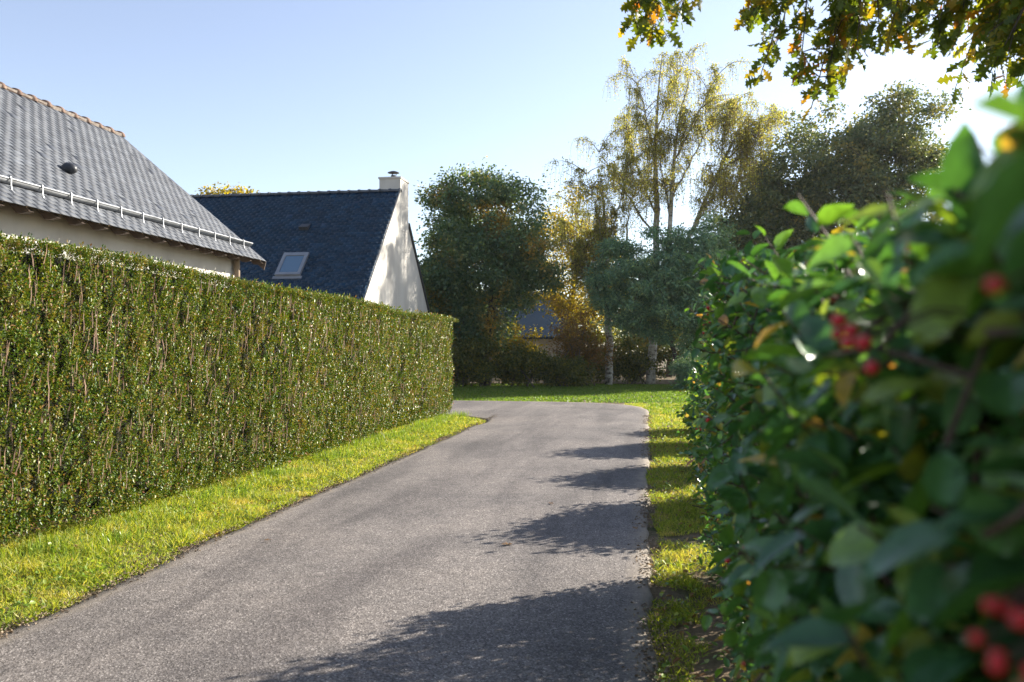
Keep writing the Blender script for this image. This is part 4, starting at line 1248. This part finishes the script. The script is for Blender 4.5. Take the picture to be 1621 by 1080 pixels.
    V1, F1 = scatter(F3[0], F3[1], P[mid], Rm[mid], ll[mid], lw[mid])
    V2, F2 = scatter(LEAF4[0], LEAF4[1], P[low], Rm[low], ll[low]*1.1, lw[low]*1.15)
    # leaves deep inside close the view
    q = 15000
    y = rng.uniform(-.6, 5.8, q); z = rng.uniform(.05, .95, q)*bh_top(y); x = bh_face(y, z) + rng.uniform(.10, 1.0, q)**1.3
    P3 = np.stack([x, y, z], -1)
    V3, F3_ = scatter(LEAF4[0], LEAF4[1], P3, frames(unit(q), unit(q)+np.array([0,0,.6])), rng.uniform(.045, .075, q), rng.uniform(.025, .04, q))
    V, F = join([(V1, F1), (V2, F2), (V3, F3_)])
    put('foliage', np_mesh('foliage', V, F, M['berry_leaf']), rh, 'stuff')
    # berries in small bunches on the face
    nb = 0
    spots = []
    ci = rng.permutation(n)
    for i in ci:
        p = B[i] + d[i]*L[i]*.5
        zc_, tx_, tz_ = frame_of(p[None])
        if not (.3 < zc_[0] < 5.5 and .2 < tx_[0] < .6 and -.44 < tz_[0] < .2): continue
        if rng.random() > (.35 if zc_[0] < 1.2 else .10): continue
        for k in range(rng.integers(1, 4)):
            b = p + rng.normal(0, .010, 3) + np.array([-.012, -.004, .0])
            put_at('berry', berry_me, Matrix.Translation(Vector(b)) @ Matrix.Scale(rng.uniform(.8, 1.15), 4), rh)
            nb += 1
        if nb > 90: break
berry_hedge()
def berry_bunches():
    """Ripe bunches on the lane side of the hedge, each berry on its stalk."""
    for (x, y, z, k) in ((.128, .60, 1.518, 2), (.130, .58, 1.494, 2), (.132, .55, 1.513, 1), (.128, .56, 1.507, 1), (.132, .36, 1.524, 2), (.128, 1.28, 1.198, 1), (.14, 1.36, 1.01, 1),
                         (.130, .345, 1.402, 2), (.130, .350, 1.380, 3), (.142, .35, 1.378, 3), (.150, .345, 1.41, 2), (.17, 2.4, 1.30, 2), (.19, 3.0, 1.55, 1), (.20, 3.3, 1.2, 2), (.17, 1.9, 1.05, 2)):
        for q in range(k):
            b = np.array([x, y, z]) + rng.normal(0, .006, 3)*np.array([1, 1.2, 1.2])
            put_at('berry', berry_me, Matrix.Translation(Vector(b)) @ Matrix.Scale(rng.uniform(.85, 1.15)*(.68 if y < .4 else .9), 4), rh)
            e = np.array([x+.10, y+.04, z+.01])
            MB().tube([b, (b+e)/2+np.array([0, 0, .012]), e], [.0007, .0009, .0012], 4, False).put('berry_stalk', M['twig'], rh, True)
berry_bunches()

for (x, y, rx, ry, h, lab) in ((1.28, 8.55, .62, .85, 1.18, 'rounded berry shrub by the lane, first beyond the berry hedge'),
                               (1.26, 11.1, .60, .62, 1.15, 'rounded berry shrub by the lane, second beyond the berry hedge'),
                               (1.34, 13.8, .66, .72, 1.28, 'rounded berry shrub by the lane, third beyond the berry hedge'),
                               (1.45, 16.2, .55, .55, .80, 'small berry shrub at the far end of the shrub row')):
    shrub('berry_shrub', lab, (x, y, 0), (rx, ry, h), M['berry_leaf'], 130, 150, .066, .046, 9, 'berry shrubs in a row along the lane', 'shrub', (.14,.30), M['twig'])

# ------------------------------------------------------------------ the overhanging red oak
def lobed_leaf(coarse=False):
    """Outline of a red oak leaf: pointed lobes with deep bays, length 1 along x."""
    half = [(0,.015),(.16,.02),(.20,.13),(.24,.05),(.33,.07),(.34,.26),(.40,.21),(.43,.08),(.50,.09),(.55,.36),(.60,.25),(.66,.30),(.66,.10),(.72,.10),(.80,.24),(.83,.13),(.90,.15),(.89,.05),(1,0)]
    if coarse: half = [(0,.015),(.22,.10),(.27,.05),(.35,.25),(.44,.08),(.56,.35),(.67,.11),(.80,.23),(.90,.08),(1,0)]
    V = []; F = []
    n = len(half)
    for x, y in half: V.append((x, y, .10*y - .10*x*x + .03*math.sin(7*x)))
    for x, y in half: V.append((x, -y, .10*y - .10*x*x - .03*math.sin(6*x)*y*4))
    for x, y in half: V.append((x, 0, -.10*x*x - .015))
    for i in range(n-1):
        F.append((2*n+i, 2*n+i+1, i+1)); F.append((2*n+i, i+1, i))
        F.append((2*n+i, n+i+1, 2*n+i+1)); F.append((2*n+i, n+i, n+i+1))
    V = np.array(V); V[:, 1] *= .98
    return V, np.array(F)
ok_root = thing('red_oak_tree', 'autumn oak whose lobed leaves hang over the lane from above', 'tree', (4.3, 5.4, 0))
def red_oak():
    m = MB()
    m.tube(chain3([(4.3,5.4,-.1),(4.25,5.4,1.6),(4.1,5.4,3.2),(4.2,5.5,5.2),(4.2,5.5,7.5)], 14), np.interp(np.linspace(0,1,14), [0,.3,.7,1], [.22,.17,.11,.03]), 12)
    limbs = [([(4.15,5.4,3.0),(3.2,5.2,3.75),(2.0,5.1,4.0),(.8,5.1,3.95),(.0,5.2,3.72)], .05),
             ([(4.15,5.4,2.9),(3.4,4.9,3.4),(2.6,4.6,3.55),(1.9,4.5,3.35)], .04),
             ([(4.2,5.5,4.2),(3.0,6.0,4.9),(1.6,6.2,5.1),(.4,6.3,4.9)], .05),
             ([(4.2,5.5,5.0),(4.9,6.5,5.9),(5.4,7.4,6.4)], .05), ([(4.2,5.5,4.6),(4.6,4.2,5.4),(4.8,3.2,5.9)], .05)]
    paths = []
    for P, r in limbs:
        Q = chain3(P, 16); m.tube(Q, np.linspace(r, .008, 16), 7, False); paths.append(Q)
    # hanging twigs: (start on which limb, x, tip x, tip y, tip z)
    tw = [(0, .12, .02, 5.2, 3.42), (0, .18, .22, 5.1, 3.44), (0, .05, -.12, 5.3, 3.50),
          (0, .75, .66, 5.0, 3.35), (0, .85, .72, 5.1, 3.20), (0, .95, .62, 5.0, 3.02), (0, 1.0, .88, 5.1, 3.05), (0, 1.05, .98, 5.0, 2.94), (0, 1.05, .92, 5.1, 2.92),
          (0, 1.1, 1.02, 5.0, 3.22), (0, 1.2, 1.15, 5.1, 3.30), (0, 1.35, 1.30, 5.0, 3.25), (0, 1.5, 1.45, 5.1, 3.24), (0, 1.6, 1.62, 5.0, 3.32), (0, 1.75, 1.70, 5.0, 3.20),
          (0, 1.9, 1.85, 5.0, 3.12), (0, 2.1, 2.02, 5.0, 2.98), (1, 1.95, 1.68, 4.5, 2.88), (1, 2.05, 1.80, 4.5, 2.80), (1, 2.2, 1.95, 4.5, 2.78), (1, 2.3, 2.10, 4.6, 2.85),
          (0, 2.3, 2.25, 5.0, 3.10), (0, 2.5, 2.35, 5.0, 2.95), (1, 2.5, 2.3, 4.6, 2.95), (0, 2.7, 2.6, 5.0, 3.2), (1, 2.8, 2.6, 4.6, 2.9), (1, 2.1, 1.95, 4.5, 3.05),
          (0, .65, .58, 5.2, 3.50), (0, 1.3, 1.2, 5.3, 3.48), (0, 1.7, 1.6, 5.3, 3.5), (0, 2.0, 1.9, 5.2, 3.4), (0, 2.2, 2.15, 5.2, 3.3)]
    for k in range(26):
        sx = 1.05 + 1.45*rng.random(); tw.append((0, sx, sx - .06 + rng.normal(0, .06), 5.1 + rng.normal(0, .25), 3.12 + .36*rng.random()))
    for k in range(12):
        sx = 1.95 + .75*rng.random(); tw.append((1, sx, sx - .22 + rng.normal(0, .06), 4.55 + rng.normal(0, .15), 2.66 + .34*rng.random()))
    LP = []; LD = []
    def leafy(C, cnt, r=.05):
        for k in range(cnt):
            t = rng.uniform(.12, 1.0); i = min(int(t*(len(C)-1)), len(C)-2); f = t*(len(C)-1)-i
            p = C[i]*(1-f)+C[i+1]*f; tang = nrm((C[i+1]-C[i])[None])[0]
            o = unit(1)[0]
            LP.append(p + o*.01); LD.append(nrm((tang*.35 + o*.75 + np.array([-.12, 0, -.45]))[None])[0])
    for li, sx, ex, ey, ez in tw:
        Q = paths[li]; s = Q[np.argmin(np.abs(Q[:, 0]-sx))]; e = np.array([ex, ey, ez]) + rng.normal(0, .02, 3)
        C = curve3(s, (s+e)/2 + np.array([.06, 0, .10]), e, 8); m.tube(C, np.linspace(.008, .0025, 8), 5, False)
        leafy(C, 15); leafy(C[5:], 7)
        for k in range(4):
            i = rng.integers(2, 7); o = unit(1)[0]; o[2] -= .3; g = C[i] + o*rng.uniform(.10, .2)
            D = np.array([C[i], (C[i]+g)/2+np.array([0,0,.02]), g]); m.tube(D, [.0035,.003,.002], 4, False); leafy(D, 5)
    n_low = len(LP)
    for li, Q in enumerate(paths):
        for k in range(11 if li > 1 else 6):
            i = rng.integers(4, 15); o = unit(1)[0]; o[2] = abs(o[2])*.8; g = Q[i] + o*rng.uniform(.3, .9)
            D = curve3(Q[i], (Q[i]+g)/2+np.array([0,0,.08]), g, 5); m.tube(D, np.linspace(.009,.003,5), 4, False); leafy(D, 14)
    m.put('trunk', M['bark'], ok_root, True)
    LP = np.array(LP); LD = np.array(LD); n = len(LP)
    u = unit(n)*.8 + np.array([0, -.25, .5]); Rm = frames(LD, u)
    ll = rng.uniform(.085, .145, n); lw = ll*rng.uniform(.8, 1.05, n)
    T, F = lobed_leaf()
    zc, tx, tz = frame_of(LP + LD*ll[:, None]*.5)
    seen = (zc > .2) & (np.abs(tx) < .61) & (tz < .425)
    order = np.argsort(-np.where(seen, ll/np.linalg.norm(LP-CAM, axis=1), 0))
    near, rest = order[:300], order[300:]
    me = np_mesh('leaf', T, F, M['oak_leaf'])
    for k in near:
        A = (Matrix(Rm[k].tolist()) @ Matrix.Diagonal((ll[k], lw[k], ll[k]))).to_4x4(); A.translation = Vector(LP[k])
        put_at('leaf', me, A, ok_root)
    Tc, Fc = lobed_leaf(True)
    V, F2 = scatter(Tc, Fc, LP[rest], Rm[rest], ll[rest], lw[rest])
    put('crown', np_mesh('crown', V, F2, M['oak_leaf']), ok_root, 'stuff')
red_oak()

# ------------------------------------------------------------------ leaves fallen on the lane
T, F = lobed_leaf()
curl = T.copy(); curl[:, 2] += 1.1*(curl[:, 1])**2 + .25*(curl[:, 0]-.5)**2
fl = np_mesh('fallen_leaf', curl, F, M['dry_leaf'])
for (x, y, s, a, lab) in ((-1.08, 6.30, .10, 40, 'brown fallen leaf lying in the middle of the lane'),
                          (-.88, 8.05, .08, 120, 'small dry leaf on the lane near the shrub shadow'),
                          (-2.85, 6.2, .06, 200, 'tiny pale dry leaf on the lane close to the verge grass'),
                          (-.12, 7.1, .08, 300, 'dry leaf on the lane edge by the patchy verge')):
    o = put_at('fallen_leaf', fl, Matrix.Translation((x, y, .034)) @ Matrix.Rotation(R(a), 4, 'Z') @ Matrix.Diagonal((s, s, s, 1)))
    tag(o, lab, 'leaf', 'leaves fallen on the lane')

# ------------------------------------------------------------------ thin autumn haze in the air
def haze():
    m = bpy.data.materials.new('haze'); m.use_nodes = True
    N = m.node_tree.nodes; N.remove(N['Principled BSDF'])
    v = N.new('ShaderNodeVolumePrincipled')
    v.inputs['Color'].default_value = (.90, .94, 1.0, 1)
    v.inputs['Density'].default_value = .00020
    v.inputs['Anisotropy'].default_value = .35
    m.node_tree.links.new(v.outputs[0], N['Material Output'].inputs['Volume'])
    o = MB().box(-112, 112, -97, 127, -1.1, 16.5).put('haze', m)
    return tag(o, 'thin pale haze in the air over the lane and trees', 'haze', kind='stuff')
haze()
